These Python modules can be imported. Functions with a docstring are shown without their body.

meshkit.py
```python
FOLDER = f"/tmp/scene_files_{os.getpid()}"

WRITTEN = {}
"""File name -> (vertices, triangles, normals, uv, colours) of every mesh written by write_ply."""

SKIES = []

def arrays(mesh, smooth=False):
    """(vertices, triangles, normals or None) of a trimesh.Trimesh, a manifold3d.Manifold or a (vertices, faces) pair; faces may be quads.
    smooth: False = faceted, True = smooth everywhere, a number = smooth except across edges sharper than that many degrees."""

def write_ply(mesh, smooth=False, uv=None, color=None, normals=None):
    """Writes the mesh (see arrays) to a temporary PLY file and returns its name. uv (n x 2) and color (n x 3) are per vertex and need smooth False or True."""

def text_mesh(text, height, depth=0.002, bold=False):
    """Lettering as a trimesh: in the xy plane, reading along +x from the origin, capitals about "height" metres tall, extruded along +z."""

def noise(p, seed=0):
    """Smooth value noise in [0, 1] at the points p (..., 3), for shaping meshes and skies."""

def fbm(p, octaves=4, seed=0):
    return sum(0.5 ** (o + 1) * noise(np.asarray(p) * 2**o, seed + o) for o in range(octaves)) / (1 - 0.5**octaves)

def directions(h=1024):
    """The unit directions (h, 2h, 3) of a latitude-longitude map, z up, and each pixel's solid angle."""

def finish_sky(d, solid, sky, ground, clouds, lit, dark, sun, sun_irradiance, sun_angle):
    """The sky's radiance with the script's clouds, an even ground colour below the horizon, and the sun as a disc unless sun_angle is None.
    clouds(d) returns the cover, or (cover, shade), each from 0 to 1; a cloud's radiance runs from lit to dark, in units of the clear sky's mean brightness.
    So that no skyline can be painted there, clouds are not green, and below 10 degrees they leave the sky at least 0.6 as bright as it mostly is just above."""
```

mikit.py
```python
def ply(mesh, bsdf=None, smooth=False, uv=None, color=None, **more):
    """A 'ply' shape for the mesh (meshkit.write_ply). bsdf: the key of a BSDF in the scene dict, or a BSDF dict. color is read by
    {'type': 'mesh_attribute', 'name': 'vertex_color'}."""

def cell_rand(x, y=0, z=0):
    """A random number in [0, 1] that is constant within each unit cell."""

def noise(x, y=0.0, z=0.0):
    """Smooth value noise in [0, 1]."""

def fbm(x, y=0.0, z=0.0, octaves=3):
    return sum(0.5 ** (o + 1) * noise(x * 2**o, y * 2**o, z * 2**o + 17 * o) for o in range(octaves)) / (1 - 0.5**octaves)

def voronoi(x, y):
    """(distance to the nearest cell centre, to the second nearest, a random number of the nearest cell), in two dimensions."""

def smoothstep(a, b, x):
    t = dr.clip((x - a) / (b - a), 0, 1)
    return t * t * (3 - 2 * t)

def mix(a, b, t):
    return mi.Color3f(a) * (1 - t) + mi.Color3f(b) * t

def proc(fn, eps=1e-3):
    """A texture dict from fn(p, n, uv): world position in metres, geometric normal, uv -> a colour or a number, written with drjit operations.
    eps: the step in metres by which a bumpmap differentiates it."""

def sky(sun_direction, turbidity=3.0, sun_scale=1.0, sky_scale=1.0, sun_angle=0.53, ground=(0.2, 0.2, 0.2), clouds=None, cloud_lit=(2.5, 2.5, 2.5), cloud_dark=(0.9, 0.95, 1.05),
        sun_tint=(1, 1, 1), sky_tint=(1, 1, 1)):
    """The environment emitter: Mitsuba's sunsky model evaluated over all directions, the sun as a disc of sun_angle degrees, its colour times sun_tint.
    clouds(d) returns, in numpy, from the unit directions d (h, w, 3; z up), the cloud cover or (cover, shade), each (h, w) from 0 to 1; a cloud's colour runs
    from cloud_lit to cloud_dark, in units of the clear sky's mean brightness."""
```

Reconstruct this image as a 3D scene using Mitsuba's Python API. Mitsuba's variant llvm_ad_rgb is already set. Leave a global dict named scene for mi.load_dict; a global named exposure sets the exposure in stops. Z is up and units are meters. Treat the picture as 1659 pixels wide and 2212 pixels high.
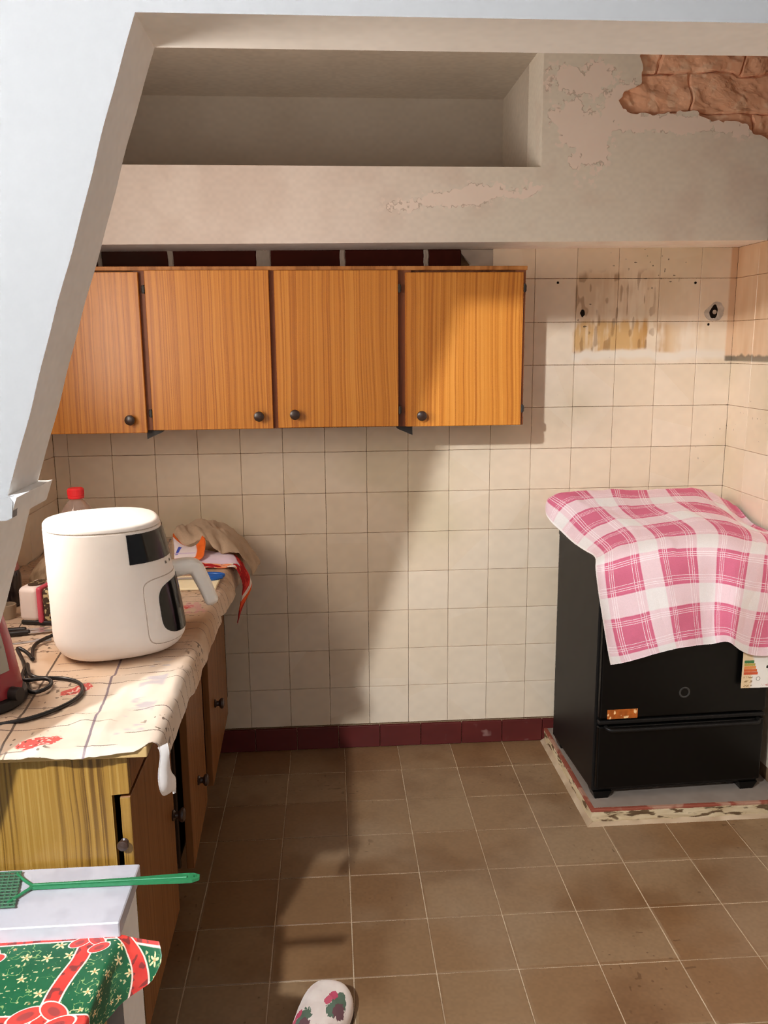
import math, random
import numpy as np, trimesh, drjit as dr, mitsuba as mi, mikit, meshkit
from shapely.geometry import Polygon, box as sbox, Point
from shapely import affinity, union_all
from scipy.interpolate import RectBivariateSpline, CubicSpline
from mikit import noise, fbm, voronoi, cell_rand, smoothstep, mix

T = mi.ScalarTransform4f
rng = random.Random(7)
exposure = 0.0
scene, labels = {'type': 'scene'}, {}

# ------------------------------------------------------------------ camera
CAM = np.array([0.9138, -3.0576, 1.5347])
yaw, pitch, roll = 0.0693, -0.1939, -0.0083
fwd = np.array([math.sin(yaw) * math.cos(pitch), math.cos(yaw) * math.cos(pitch), math.sin(pitch)])
rgt = np.array([math.cos(yaw), -math.sin(yaw), 0.0])
upv = np.cross(rgt, fwd)
upv = -math.sin(roll) * rgt + math.cos(roll) * upv
scene['camera'] = {'type': 'perspective', 'fov_axis': 'x', 'fov': math.degrees(2 * math.atan(829.5 / 1820.4)), 'near_clip': 0.02,
                   'to_world': T().look_at(origin=CAM.tolist(), target=(CAM + fwd).tolist(), up=upv.tolist())}

# ------------------------------------------------------------------ lights (their lamps are built further down)
BULB_POS, BULB_R, BULB_RAD = np.array([-0.05, -3.37, 2.30]), 0.036, np.array([0.96, 1.0, 1.02]) * 7100.0
PANE_Y, PANE_Z, PANE_RAD = (-1.60, -1.08), (1.34, 1.90), np.array([1.0, 0.89, 0.78]) * 19.0   # small side window behind the slanted wall


# ------------------------------------------------------------------ colour and material helpers
def lin(*c):
    c = np.array(c, float) / 255.0
    return [float(v) for v in np.where(c <= 0.04045, c / 12.92, ((c + 0.055) / 1.055) ** 2.4)]


def mat(name, color, rough=0.6, spec=0.4, bump=None, bump_scale=1.0, **more):
    b = {'type': 'principled', 'base_color': {'type': 'rgb', 'value': color} if isinstance(color, (list, tuple)) else mikit.proc(color),
         'roughness': rough, 'specular': spec, **more}
    if bump is not None:
        b = {'type': 'bumpmap', 'arbitrary': mikit.proc(bump), 'scale': bump_scale, 'bsdf': b}
    scene[name] = {'type': 'twosided', 'bsdf': b}
    return name


# ------------------------------------------------------------------ mesh helpers
def hull(pts):
    return trimesh.convex.convex_hull(np.asarray(pts, float))


def cbox(lo, hi, c=0.002):
    """A box with chamfered edges."""
    lo, hi = np.array(lo, float), np.array(hi, float)
    c = min(c, (hi - lo).min() * 0.45)
    pts = []
    for sx in (0, 1):
        for sy in (0, 1):
            for sz in (0, 1):
                p = np.where([sx, sy, sz], hi, lo)
                d = np.where([sx, sy, sz], -c, c)
                for k in range(3):
                    q = p + d
                    q[k] = p[k]
                    pts.append(q)
    return hull(pts)


def rbox(lo, hi, r=0.01, n=3):
    """A box with round edges: the hull of spheres at its corners."""
    lo, hi = np.array(lo, float) + r, np.array(hi, float) - r
    s = trimesh.creation.icosphere(subdivisions=n - 1, radius=r).vertices
    return hull(np.vstack([s + [x, y, z] for x in (lo[0], hi[0]) for y in (lo[1], hi[1]) for z in (lo[2], hi[2])]))


def tube(path, r, n=10, closed=False):
    """A tube along the path; r a number or one radius per point."""
    P = np.asarray(path, float)
    r = np.broadcast_to(np.asarray(r, float), (len(P),))
    t = np.gradient(P, axis=0)
    t /= np.linalg.norm(t, axis=1, keepdims=True) + 1e-12
    ref = np.array([0.0, 0, 1]) if abs(t[0][2]) < 0.9 else np.array([1.0, 0, 0])
    u = np.cross(t[0], ref); u /= np.linalg.norm(u)
    a = np.linspace(0, 2 * np.pi, n, endpoint=False)
    rings = []
    for i in range(len(P)):
        u = u - t[i] * (u @ t[i]); u /= np.linalg.norm(u)
        w = np.cross(t[i], u)
        rings.append(P[i] + r[i] * (np.cos(a)[:, None] * u + np.sin(a)[:, None] * w))
    V = np.vstack(rings + [P[:1], P[-1:]])
    F = []
    m = len(P)
    for i in range(m - 1):
        for k in range(n):
            a0, a1, b0, b1 = i * n + k, i * n + (k + 1) % n, (i + 1) * n + k, (i + 1) * n + (k + 1) % n
            F += [[a0, a1, b1], [a0, b1, b0]]
    for k in range(n):
        F += [[m * n, (k + 1) % n, k], [m * n + 1, (m - 1) * n + k, (m - 1) * n + (k + 1) % n]]
    mesh = trimesh.Trimesh(V, F, process=False)
    return mesh


def smooth_path(pts, n=60):
    pts = np.asarray(pts, float)
    d = np.r_[0, np.cumsum(np.linalg.norm(np.diff(pts, axis=0), axis=1))]
    return CubicSpline(d, pts)(np.linspace(0, d[-1], n))


def lathe(profile, n=32, at=(0, 0, 0)):
    m = trimesh.creation.revolve(np.asarray(profile, float), sections=n)
    m.apply_translation(at)
    return m


def extrude(poly, depth):
    """A polygon in (x, z), extruded along +y from y = 0."""
    ms = [trimesh.creation.extrude_polygon(g, depth, engine='earcut') for g in getattr(poly, 'geoms', [poly])]
    m = trimesh.util.concatenate(ms)
    v = m.vertices
    m.vertices = np.stack([v[:, 0], depth - v[:, 2], v[:, 1]], 1)
    return m


def sheet(grid, thick=0.0, uv=None):
    """A surface through the grid of points (m, n, 3); with thickness a closed shell. Returns (mesh, uv)."""
    g = np.asarray(grid, float)
    m, n = g.shape[:2]
    idx = np.arange(m * n).reshape(m, n)
    q = np.stack([idx[:-1, :-1], idx[1:, :-1], idx[1:, 1:], idx[:-1, 1:]], -1).reshape(-1, 4)
    F = np.vstack([q[:, [0, 1, 2]], q[:, [0, 2, 3]]])
    V = g.reshape(-1, 3)
    uv = np.stack(np.meshgrid(np.linspace(0, 1, m), np.linspace(0, 1, n), indexing='ij'), -1) if uv is None else np.asarray(uv)
    uv = uv.reshape(-1, 2)
    if thick:
        N = trimesh.Trimesh(V, F, process=False).vertex_normals
        k = len(V)
        rim = np.concatenate([idx[0, :], idx[1:, -1], idx[-1, -2::-1], idx[-2:0:-1, 0]])
        nx = np.roll(rim, -1)
        side = np.vstack([np.stack([rim, nx, nx + k], 1), np.stack([rim, nx + k, rim + k], 1)])
        V = np.vstack([V + N * thick / 2, V - N * thick / 2])
        F = np.vstack([F, F[:, ::-1] + k, side[:, ::-1]])
        uv = np.vstack([uv, uv])
    return trimesh.Trimesh(V, F, process=False), uv


def spline_grid(ctrl, m, n):
    """Interpolates a coarse grid of control points (a, b, 3) to (m, n, 3)."""
    c = np.asarray(ctrl, float)
    a, b = c.shape[:2]
    ia, ib = np.arange(a), np.arange(b)
    return np.stack([RectBivariateSpline(ia, ib, c[..., k], kx=min(3, a - 1), ky=min(3, b - 1))(np.linspace(0, a - 1, m), np.linspace(0, b - 1, n)) for k in range(3)], -1)


# ------------------------------------------------------------------ scene helpers
used = {}


def numbered(key):
    k = used.get(key, 0)
    used[key] = k + 1
    return key if k == 0 else f'{key}_{k:03d}'


def put(name, mesh, m, parent=None, smooth=False, label=None, to=None, uv=None, **more):
    """One entry of the scene; a part when it has a parent. mesh: a mesh or a ready ply dict."""
    key = numbered(name if parent is None else f'{parent}__{name}')
    d = dict(mesh) if isinstance(mesh, dict) else mikit.ply(mesh, m, smooth, uv=uv)
    if isinstance(mesh, dict) and m is not None:
        d['bsdf'] = {'type': 'ref', 'id': m}
    if to is not None:
        d['to_world'] = to
    d.update(more)
    scene[key] = d
    if label:
        labels.setdefault(key, {})['label'] = label
    return key


def thing(name, label, cat, group=None):
    key = numbered(name)
    labels[key] = {'label': label, 'category': cat}
    if group:
        labels[key]['group'] = group
    return key


def tag(key, label, cat, group=None):
    labels.setdefault(key, {}).update({'label': label, 'category': cat})
    if group:
        labels[key]['group'] = group


def struct(name, mesh, m, label=None, **k):
    key = put(name, mesh, m, **k)
    labels[key] = {'kind': 'structure'}
    if label:
        labels[key]['label'] = label
        labels[key]['category'] = name.split('_')[0]
    return key


C3 = mi.Color3f
PW, ZE, ZB = 0.152, 1.1594, 0.0891          # wall tile pitch, height of one joint, top of the red skirting
PF, FX, FY, FROT = 0.2069, 0.9634, -0.1897, -0.0061   # floor tile pitch and one corner of the grid
XL, XR = -0.05, 2.413                       # side walls of the kitchen alcove
YF, YB = -1.80, -1.665                      # front and back of the wall with the slanted opening
ZC = 0.85                                   # worktop


# ------------------------------------------------------------------ materials of the structure
def tile_color(p, n, uv):
    ix, iz = dr.floor((p.x - 0.0) / PW), dr.floor((p.z - ZE) / PW)
    iy = dr.floor(p.y / PW)
    r = cell_rand(ix, iz, iy)
    c = mix(lin(222, 203, 178), lin(227, 210, 188), r)
    c = mix(c, lin(196, 182, 150), 0.5 * smoothstep(0.52, 0.8, fbm(p.x * 2.3 + 3, p.y * 3, p.z * 2.3)))
    c = c * (0.97 + 0.06 * noise(p.x * 40, p.y * 40, p.z * 40))
    # brown grease stains in the band of tiles where a cooker hood hung
    u = p.x + 0.012 * (noise(p.z * 40, p.x * 9) - 0.5)
    w = p.z + 0.016 * (noise(p.x * 30, 7) - 0.5)
    band = smoothstep(1.812, 1.83, u) * smoothstep(1.505, 1.515, w) * (1 - smoothstep(1.77, 1.80, w)) * (1 - smoothstep(2.30, 2.36, u)) * smoothstep(-0.06, -0.03, p.y)
    run = 0.6 * fbm(p.x * 17, p.z * 9, 5, octaves=4) + 0.4 * fbm(p.x * 60, p.z * 5, 6)
    low = smoothstep(1.63, 1.60, w)
    amt = band * smoothstep(0.36, 0.62, run) * (0.45 + 0.55 * low) * (0.25 + 0.75 * smoothstep(2.24, 2.08, u))
    c = mix(c, mix(lin(190, 156, 118), lin(196, 152, 88), low), dr.clip(amt, 0, 0.85))
    rust = band * low * smoothstep(0.06, 0.0, dr.abs(u - 2.11) - 0.015) * smoothstep(0.35, 0.6, run)
    c = mix(c, lin(170, 118, 52), 0.7 * rust)
    drip = band * smoothstep(0.70, 0.82, noise(p.x * 80, p.z * 26, 2)) * smoothstep(2.16, 2.08, u)
    c = mix(c, lin(128, 88, 48), dr.clip(drip * 0.5, 0, 0.6))
    pale = smoothstep(1.52, 1.50, w) * smoothstep(1.47, 1.49, w) * smoothstep(1.81, 1.83, u) * smoothstep(-0.06, -0.03, p.y)
    c = mix(c, lin(226, 218, 205), 0.6 * pale)
    specks = smoothstep(0.91, 0.93, noise(p.x * 90, p.y * 90, p.z * 90)) * smoothstep(0.55, 0.68, fbm(p.x * 6, p.z * 6, 4)) * smoothstep(1.75, 1.85, p.x)
    c = mix(c, lin(60, 45, 32), 0.8 * specks)
    # the return wall beyond the corner is greasy above the same height
    side = smoothstep(XR - 0.03, XR - 0.02, p.x) * smoothstep(1.485, 1.50, p.z + 0.012 * fbm(p.y * 30, 3))
    c = mix(c, mix(lin(196, 150, 106), lin(214, 180, 146), fbm(p.y * 30, p.z * 6)), 0.8 * side)
    grime = smoothstep(XR - 0.03, XR - 0.02, p.x) * smoothstep(1.468, 1.476, p.z) * smoothstep(1.500, 1.490, p.z + 0.016 * (fbm(p.y * 40, 9) - 0.4))
    return mix(c, lin(96, 84, 66), 0.85 * grime)


mat('m_tile', tile_color, rough=0.22, spec=0.45, bump=lambda p, n, uv: 0.0011 * fbm(p.x * 14, p.y * 14, p.z * 14, octaves=2), bump_scale=0.10)
mat('m_grout', lambda p, n, uv: mix(lin(116, 84, 56), lin(156, 128, 98), noise(p.x * 25, p.y * 25, p.z * 25)), rough=0.9, spec=0.1)


def floor_color(p, n, uv):
    ix, iy = dr.floor((p.x - FX) / PF), dr.floor((p.y - FY) / PF)
    r = cell_rand(ix, iy, 3)
    c = mix(lin(124, 92, 62), lin(138, 112, 84), r)
    f = fbm(p.x * 5, p.y * 5, 1, octaves=4)
    c = mix(c, lin(104, 72, 44), 0.6 * smoothstep(0.42, 0.72, f))
    c = mix(c, lin(146, 124, 100), 0.45 * smoothstep(0.5, 0.75, fbm(p.x * 3 + 9, p.y * 3, 2, octaves=4)))
    c = c * (0.94 + 0.12 * noise(p.x * 150, p.y * 150))
    sp = smoothstep(0.90, 0.93, noise(p.x * 80, p.y * 80, 5)) * smoothstep(0.6, 0.72, fbm(p.x * 4, p.y * 4, 9))
    return mix(c, lin(76, 50, 30), 0.45 * sp)


mat('m_floor', floor_color, rough=0.38, spec=0.35, bump=lambda p, n, uv: 0.0006 * fbm(p.x * 40, p.y * 40, 0, octaves=3), bump_scale=1.0)


def floor_far(p, n, uv):
    u, v = (p.x - FX) / PF, (p.y - FY) / PF
    e = dr.minimum(dr.minimum(u - dr.floor(u), 1 - u + dr.floor(u)), dr.minimum(v - dr.floor(v), 1 - v + dr.floor(v))) * PF
    return mix(lin(160, 140, 118), floor_color(p, n, uv), smoothstep(0.0015, 0.003, e))


mat('m_floor_far', floor_far, rough=0.5, spec=0.3)
mat('m_floor_grout', lambda p, n, uv: mix(lin(164, 140, 114), lin(196, 176, 150), noise(p.x * 30, p.y * 30)), rough=0.9, spec=0.1)


def beam_color(p, n, uv):
    """Old cream paint, greyer to the right and lightened leftward to paint in stronger light, flaked off to a paler coat in places."""
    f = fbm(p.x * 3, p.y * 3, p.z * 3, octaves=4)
    k = smoothstep(0.9, 1.7, p.x + 0.5 * (f - 0.5))  # left end painted lighter, standing in for the stronger light there
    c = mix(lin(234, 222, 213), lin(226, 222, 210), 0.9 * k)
    c = mix(c, lin(208, 188, 176), 0.35 * smoothstep(0.45, 0.7, fbm(p.x * 7, p.z * 7, p.y * 7 + 3)))
    c = c * (0.965 + 0.07 * noise(p.x * 90, p.y * 90, p.z * 90))
    front = smoothstep(-0.19, -0.195, p.y) * smoothstep(-0.24, -0.22, p.y)
    j = (0.075 * (fbm(p.x * 20, p.z * 20, 1, octaves=3) - 0.5) + 0.050 * (fbm(p.x * 90, p.z * 90, 2, octaves=3) - 0.5)) * 2

    def blob(x, z, rx, rz, slope=0.0):
        return dr.sqrt(dr.square((p.x - x) / rx) + dr.square((p.z - z - slope * (p.x - x)) / rz)) + j * 9

    flake = dr.minimum(blob(1.345, 2.006, 0.20, 0.024, 0.12), blob(1.72, 2.245, 0.055, 0.07))
    flake = dr.minimum(flake, blob(1.80, 2.20, 0.05, 0.10))
    flake = dr.minimum(flake, dr.minimum(blob(1.74, 2.12, 0.025, 0.022), blob(2.12, 2.235, 0.26, 0.03)))
    flake = dr.minimum(flake, dr.minimum(blob(1.77, 2.36, 0.10, 0.045), blob(1.90, 2.30, 0.07, 0.06)))
    flake = dr.minimum(flake, blob(1.60, 2.025, 0.03, 0.012, 0.5))
    t = front * smoothstep(1.04, 0.98, flake)
    c = mix(c, lin(242, 228, 218), 0.85 * t)
    fine = front * smoothstep(0.60, 0.66, fbm(p.x * 70, p.z * 70, 3)) * smoothstep(1.9, 1.2, flake)
    c = mix(c, lin(240, 226, 216), 0.7 * fine)
    rim = front * smoothstep(0.10, 0.02, dr.abs(flake - 1.03)) * smoothstep(0.4, 0.6, noise(p.x * 60, p.z * 60))
    return mix(c, lin(150, 128, 108), 0.45 * rim)


def beam_bump(p, n, uv):
    return 0.004 * fbm(p.x * 9, p.y * 9, p.z * 9, octaves=4)


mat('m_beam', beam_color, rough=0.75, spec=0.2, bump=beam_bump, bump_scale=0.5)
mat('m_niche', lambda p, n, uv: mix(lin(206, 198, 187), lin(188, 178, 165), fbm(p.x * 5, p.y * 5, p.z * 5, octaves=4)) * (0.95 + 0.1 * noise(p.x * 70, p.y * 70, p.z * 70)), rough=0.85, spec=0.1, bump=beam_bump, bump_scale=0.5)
mat('m_wall_shaded', lambda p, n, uv: mix(lin(228, 228, 226), lin(216, 215, 212), fbm(p.x * 6, p.y * 6, p.z * 6)) * (0.97 + 0.06 * noise(p.x * 80, p.y * 80, p.z * 80)), rough=0.75, spec=0.2, bump=beam_bump, bump_scale=0.4)  # the front wall's paint again, lightened to make up for the shaded reveal
mat('m_wall_lit', lambda p, n, uv: mix(lin(137, 136, 136), lin(133, 132, 132), fbm(p.x * 4, p.y * 4, p.z * 4)), rough=0.8, spec=0.15, bump=lambda p, n, uv: 0.003 * fbm(p.x * 7, p.y * 7, p.z * 7, octaves=4), bump_scale=0.35)  # white wall toned down to offset the close bulb on its lit face
mat('m_room', lin(150, 150, 152), rough=0.85, spec=0.1)
mat('m_rawbrick', lambda p, n, uv: mix(mix(lin(236, 192, 162), lin(220, 166, 134), fbm(p.x * 14, p.y * 14, p.z * 14)), lin(240, 210, 184), 0.6 * smoothstep(0.55, 0.75, fbm(p.x * 30, p.z * 30, 4))), rough=0.95, spec=0.05,
    bump=lambda p, n, uv: 0.007 * fbm(p.x * 60, p.y * 60, p.z * 60, octaves=4), bump_scale=1.2)
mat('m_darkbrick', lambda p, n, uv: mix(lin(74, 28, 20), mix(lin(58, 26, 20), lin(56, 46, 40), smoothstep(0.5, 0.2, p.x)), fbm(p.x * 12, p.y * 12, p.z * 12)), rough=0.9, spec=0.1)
mat('m_mortar', lambda p, n, uv: mix(lin(196, 182, 168), lin(158, 142, 130), fbm(p.x * 20, p.y * 20, p.z * 20)), rough=0.95, spec=0.05, bump=lambda p, n, uv: 0.006 * fbm(p.x * 50, p.y * 50, p.z * 50), bump_scale=0.6)
mat('m_skirting', lambda p, n, uv: mix(mix(lin(94, 34, 31), lin(80, 28, 27), fbm(p.x * 9, p.y * 9, p.z * 20)), lin(190, 160, 150), 0.7 * smoothstep(0.62, 0.75, fbm(p.x * 25, p.z * 25, p.y * 25)) * smoothstep(1.2, 1.9, p.x)), rough=0.4, spec=0.4)

# ------------------------------------------------------------------ floor
floor = struct('floor', cbox([-1.7, -5.2, -0.12], [3.3, 0.02, -0.0016], 0.001), 'm_floor_grout')
ft = mikit.ply(cbox([0.0015, -PF + 0.0015, -0.012], [PF - 0.0015, -0.0015, 0.0], 0.0008), 'm_floor')
cr, sr = math.cos(FROT), math.sin(FROT)
for i in range(-5, 8):
    for j in range(-1, 11):
        a, b = FX + i * PF, FY - j * PF
        x, y = a * cr - b * sr, a * sr + b * cr
        if x > XR - 0.01 or x + PF < XL + 0.02:
            continue
        x0, x1, y1 = max(x, XL), min(x + PF, XR), min(y, -0.002)
        t = T().translate([x, y, rng.uniform(-0.0006, 0.0006)]).rotate([0, 0, 1], math.degrees(FROT)).rotate([1, 0, 0], rng.uniform(-0.1, 0.1)).rotate([0, 1, 0], rng.uniform(-0.1, 0.1))
        if x1 - x0 < PF - 0.01 or y1 < y - 0.001:
            if y1 - (y - PF) < 0.02:
                continue
            put('tile', cbox([x0 + 0.001, y - PF + 0.001, -0.012], [x1 - 0.001, y1 - 0.001, 0.0], 0.001), 'm_floor', floor)
        else:
            put('tile', ft, None, floor, to=t)
ff = trimesh.creation.box(bounds=[[-1.65, -5.15, -0.02], [3.25, FY - 11 * PF - 0.03, -0.001]])
put('far_tiling', ff, 'm_floor_far', floor)

# ------------------------------------------------------------------ back wall
wall_back = struct('wall_back', trimesh.util.concatenate([
    cbox([XL - 0.1, 0.012, -0.05], [XR + 0.1, 0.14, 1.70], 0.002),
    cbox([XL - 0.1, 0.030, 1.70], [1.575, 0.14, 1.90], 0.002),
    cbox([1.575, 0.012, 1.70], [XR + 0.1, 0.14, 1.90], 0.002)]), 'm_grout')


def wall_tiles(holder, axis, cols, skip=lambda a0, a1, z0, z1: False):
    """axis 'y': tiles on the back wall (cols are x ranges); 'x-' / 'x+': tiles on the side walls (cols are y ranges), facing into the room."""
    full = {}
    for a0, a1 in cols:
        for r in range(-7, 6):
            z0, z1 = max(ZE + r * PW, ZB + 0.001), min(ZE + (r + 1) * PW, 1.875)
            if z1 - z0 < 0.01 or skip(a0, a1, z0, z1):
                continue
            w, h = round(a1 - a0, 4), round(z1 - z0, 4)
            if (w, h) not in full:
                g = 0.0006
                if axis == 'y':
                    m = cbox([-w / 2 + g, 0, -h / 2 + g], [w / 2 - g, 0.016, h / 2 - g], 0.0010)
                elif axis == 'x+':
                    m = cbox([0, -w / 2 + g, -h / 2 + g], [0.016, w / 2 - g, h / 2 - g], 0.0010)
                else:
                    m = cbox([-0.016, -w / 2 + g, -h / 2 + g], [0, w / 2 - g, h / 2 - g], 0.0010)
                full[w, h] = mikit.ply(m, 'm_tile')
            ca, cz, d = (a0 + a1) / 2, (z0 + z1) / 2, rng.uniform(-0.0002, 0.0002)
            rx, rz = rng.uniform(-0.12, 0.12), rng.uniform(-0.12, 0.12)
            if axis == 'y':
                t = T().translate([ca, d, cz]).rotate([1, 0, 0], rx).rotate([0, 0, 1], rz)
            else:
                t = T().translate([(XR if axis == 'x+' else XL) + d, ca, cz]).rotate([0, 1, 0], rx).rotate([0, 0, 1], rz)
            put('tile', full[w, h], None, holder, to=t)


cols = [(max(XL, (i) * PW), min(XR + 0.001, (i + 1) * PW)) for i in range(-1, 16)]
wall_tiles(wall_back, 'y', cols, skip=lambda a0, a1, z0, z1: z0 > 1.70 and a1 < 1.55)
# bricks laid bare over the cupboard
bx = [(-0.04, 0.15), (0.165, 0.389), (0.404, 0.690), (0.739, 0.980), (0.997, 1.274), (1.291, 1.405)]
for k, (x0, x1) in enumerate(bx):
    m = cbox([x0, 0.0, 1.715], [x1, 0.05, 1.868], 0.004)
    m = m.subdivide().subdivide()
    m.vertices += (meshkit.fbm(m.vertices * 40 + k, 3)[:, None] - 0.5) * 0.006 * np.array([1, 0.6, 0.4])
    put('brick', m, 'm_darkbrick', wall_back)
m = extrude(Polygon([(1.395, 1.868), (1.44, 1.82), (1.435, 1.76), (1.46, 1.715), (1.568, 1.715), (1.572, 1.868)]), 0.04)
put('plaster_patch', m, 'm_mortar', wall_back, to=T().translate([0, 0.006, 0]))
for x0, x1 in ((0.150, 0.165), (0.386, 0.407), (0.689, 0.740), (0.979, 0.998), (1.273, 1.292)):
    m = cbox([x0, -0.001, 1.715], [x1, 0.04, 1.868], 0.004).subdivide().subdivide().subdivide()
    m.vertices += (np.stack([meshkit.fbm(m.vertices * 60 + k, 3) for k in (0, 50, 90)], 1) - 0.5) * [0.012, 0.006, 0.0]
    put('mortar_joint', m, 'm_mortar', wall_back)

# holes left by old fixings
mat('m_hole', lin(26, 20, 16), rough=0.9, spec=0.1)
mat('m_crater', lambda p, n, uv: mix(lin(150, 138, 124), lin(205, 196, 184), fbm(p.x * 60, p.y * 60, p.z * 60)), rough=0.95, spec=0.05)
for x, z, r in ((1.851, 1.647, 0.012), (2.340, 1.648, 0.024)):
    a = np.linspace(0, 2 * np.pi, 28, endpoint=False)
    rad = r * (1 + 0.5 * (meshkit.noise(np.stack([np.cos(a) * 2 + x * 9, np.sin(a) * 2, a * 0], 1)) - 0.5))
    big = Polygon(np.stack([x + rad * np.cos(a) * (1.5 if r > 0.02 else 1.1), z + rad * np.sin(a) * 1.3], 1))
    small = Polygon(np.stack([x - 0.2 * r + 0.62 * rad * np.cos(a), z + 0.95 * rad * np.sin(a)], 1))
    if r > 0.02:
        put('chipped_plaster', extrude(big.difference(small), 0.004), 'm_crater', wall_back, to=T().translate([0, -0.0018, 0]))
    put('hole', extrude(small, 0.004), 'm_hole', wall_back, to=T().translate([0, -0.0014, 0]))
    if r > 0.02:
        put('dowel', lathe([[0, -0.004], [0.008, -0.004], [0.008, 0], [0.004, 0.001], [0.0, 0.001]], 14), 'm_crater', wall_back, to=T().translate([x - 0.1 * r, -0.0022, z]).rotate([1, 0, 0], 90))
for x, z in ((1.755, 1.753), (2.260, 1.751), (2.318, 1.604)):
    put('screw_hole', lathe([[0, -0.003], [0.0045, -0.003], [0.0045, 0], [0, 0.0005]], 12), 'm_hole', wall_back, to=T().translate([x, -0.0012, z]).rotate([1, 0, 0], 90))

# skirting of red tiles
base_back = struct('baseboard_back', cbox([XL, -0.001, -0.004], [XR, 0.012, ZB - 0.002], 0.001), 'm_floor_grout')
xs = [0.30 + 0.1605 * k for k in range(-2, 14)]
for k, x in enumerate(xs):
    x0, x1 = max(x, XL + 0.002), min(x + 0.1605, XR)
    if x1 - x0 > 0.02:
        put('tile', cbox([x0 + 0.001, -0.010 + rng.uniform(-0.0008, 0.0008), 0.0015], [x1 - 0.001, 0.004, ZB], 0.002), 'm_skirting', base_back)

# side walls of the alcove
wall_right = struct('wall_right', cbox([XR + 0.008, -1.80, -0.05], [XR + 0.15, 0.14, 2.62], 0.002), 'm_grout')
wall_tiles(wall_right, 'x+', [(-PW * (k + 1) - 0.0, -PW * k) for k in range(0, 11)])
wall_left = struct('wall_left', cbox([XL - 0.15, -1.70, -0.05], [XL - 0.008, 0.14, 2.62], 0.002), 'm_grout')
wall_tiles(wall_left, 'x-', [(-PW * (k + 1), -PW * k) for k in range(0, 6)])
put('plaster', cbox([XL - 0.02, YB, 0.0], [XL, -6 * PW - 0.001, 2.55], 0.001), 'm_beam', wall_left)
put('upper_plaster', cbox([XL - 0.02, -6 * PW, 1.877], [XL, -0.001, 2.55], 0.001), 'm_beam', wall_left)

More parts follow.
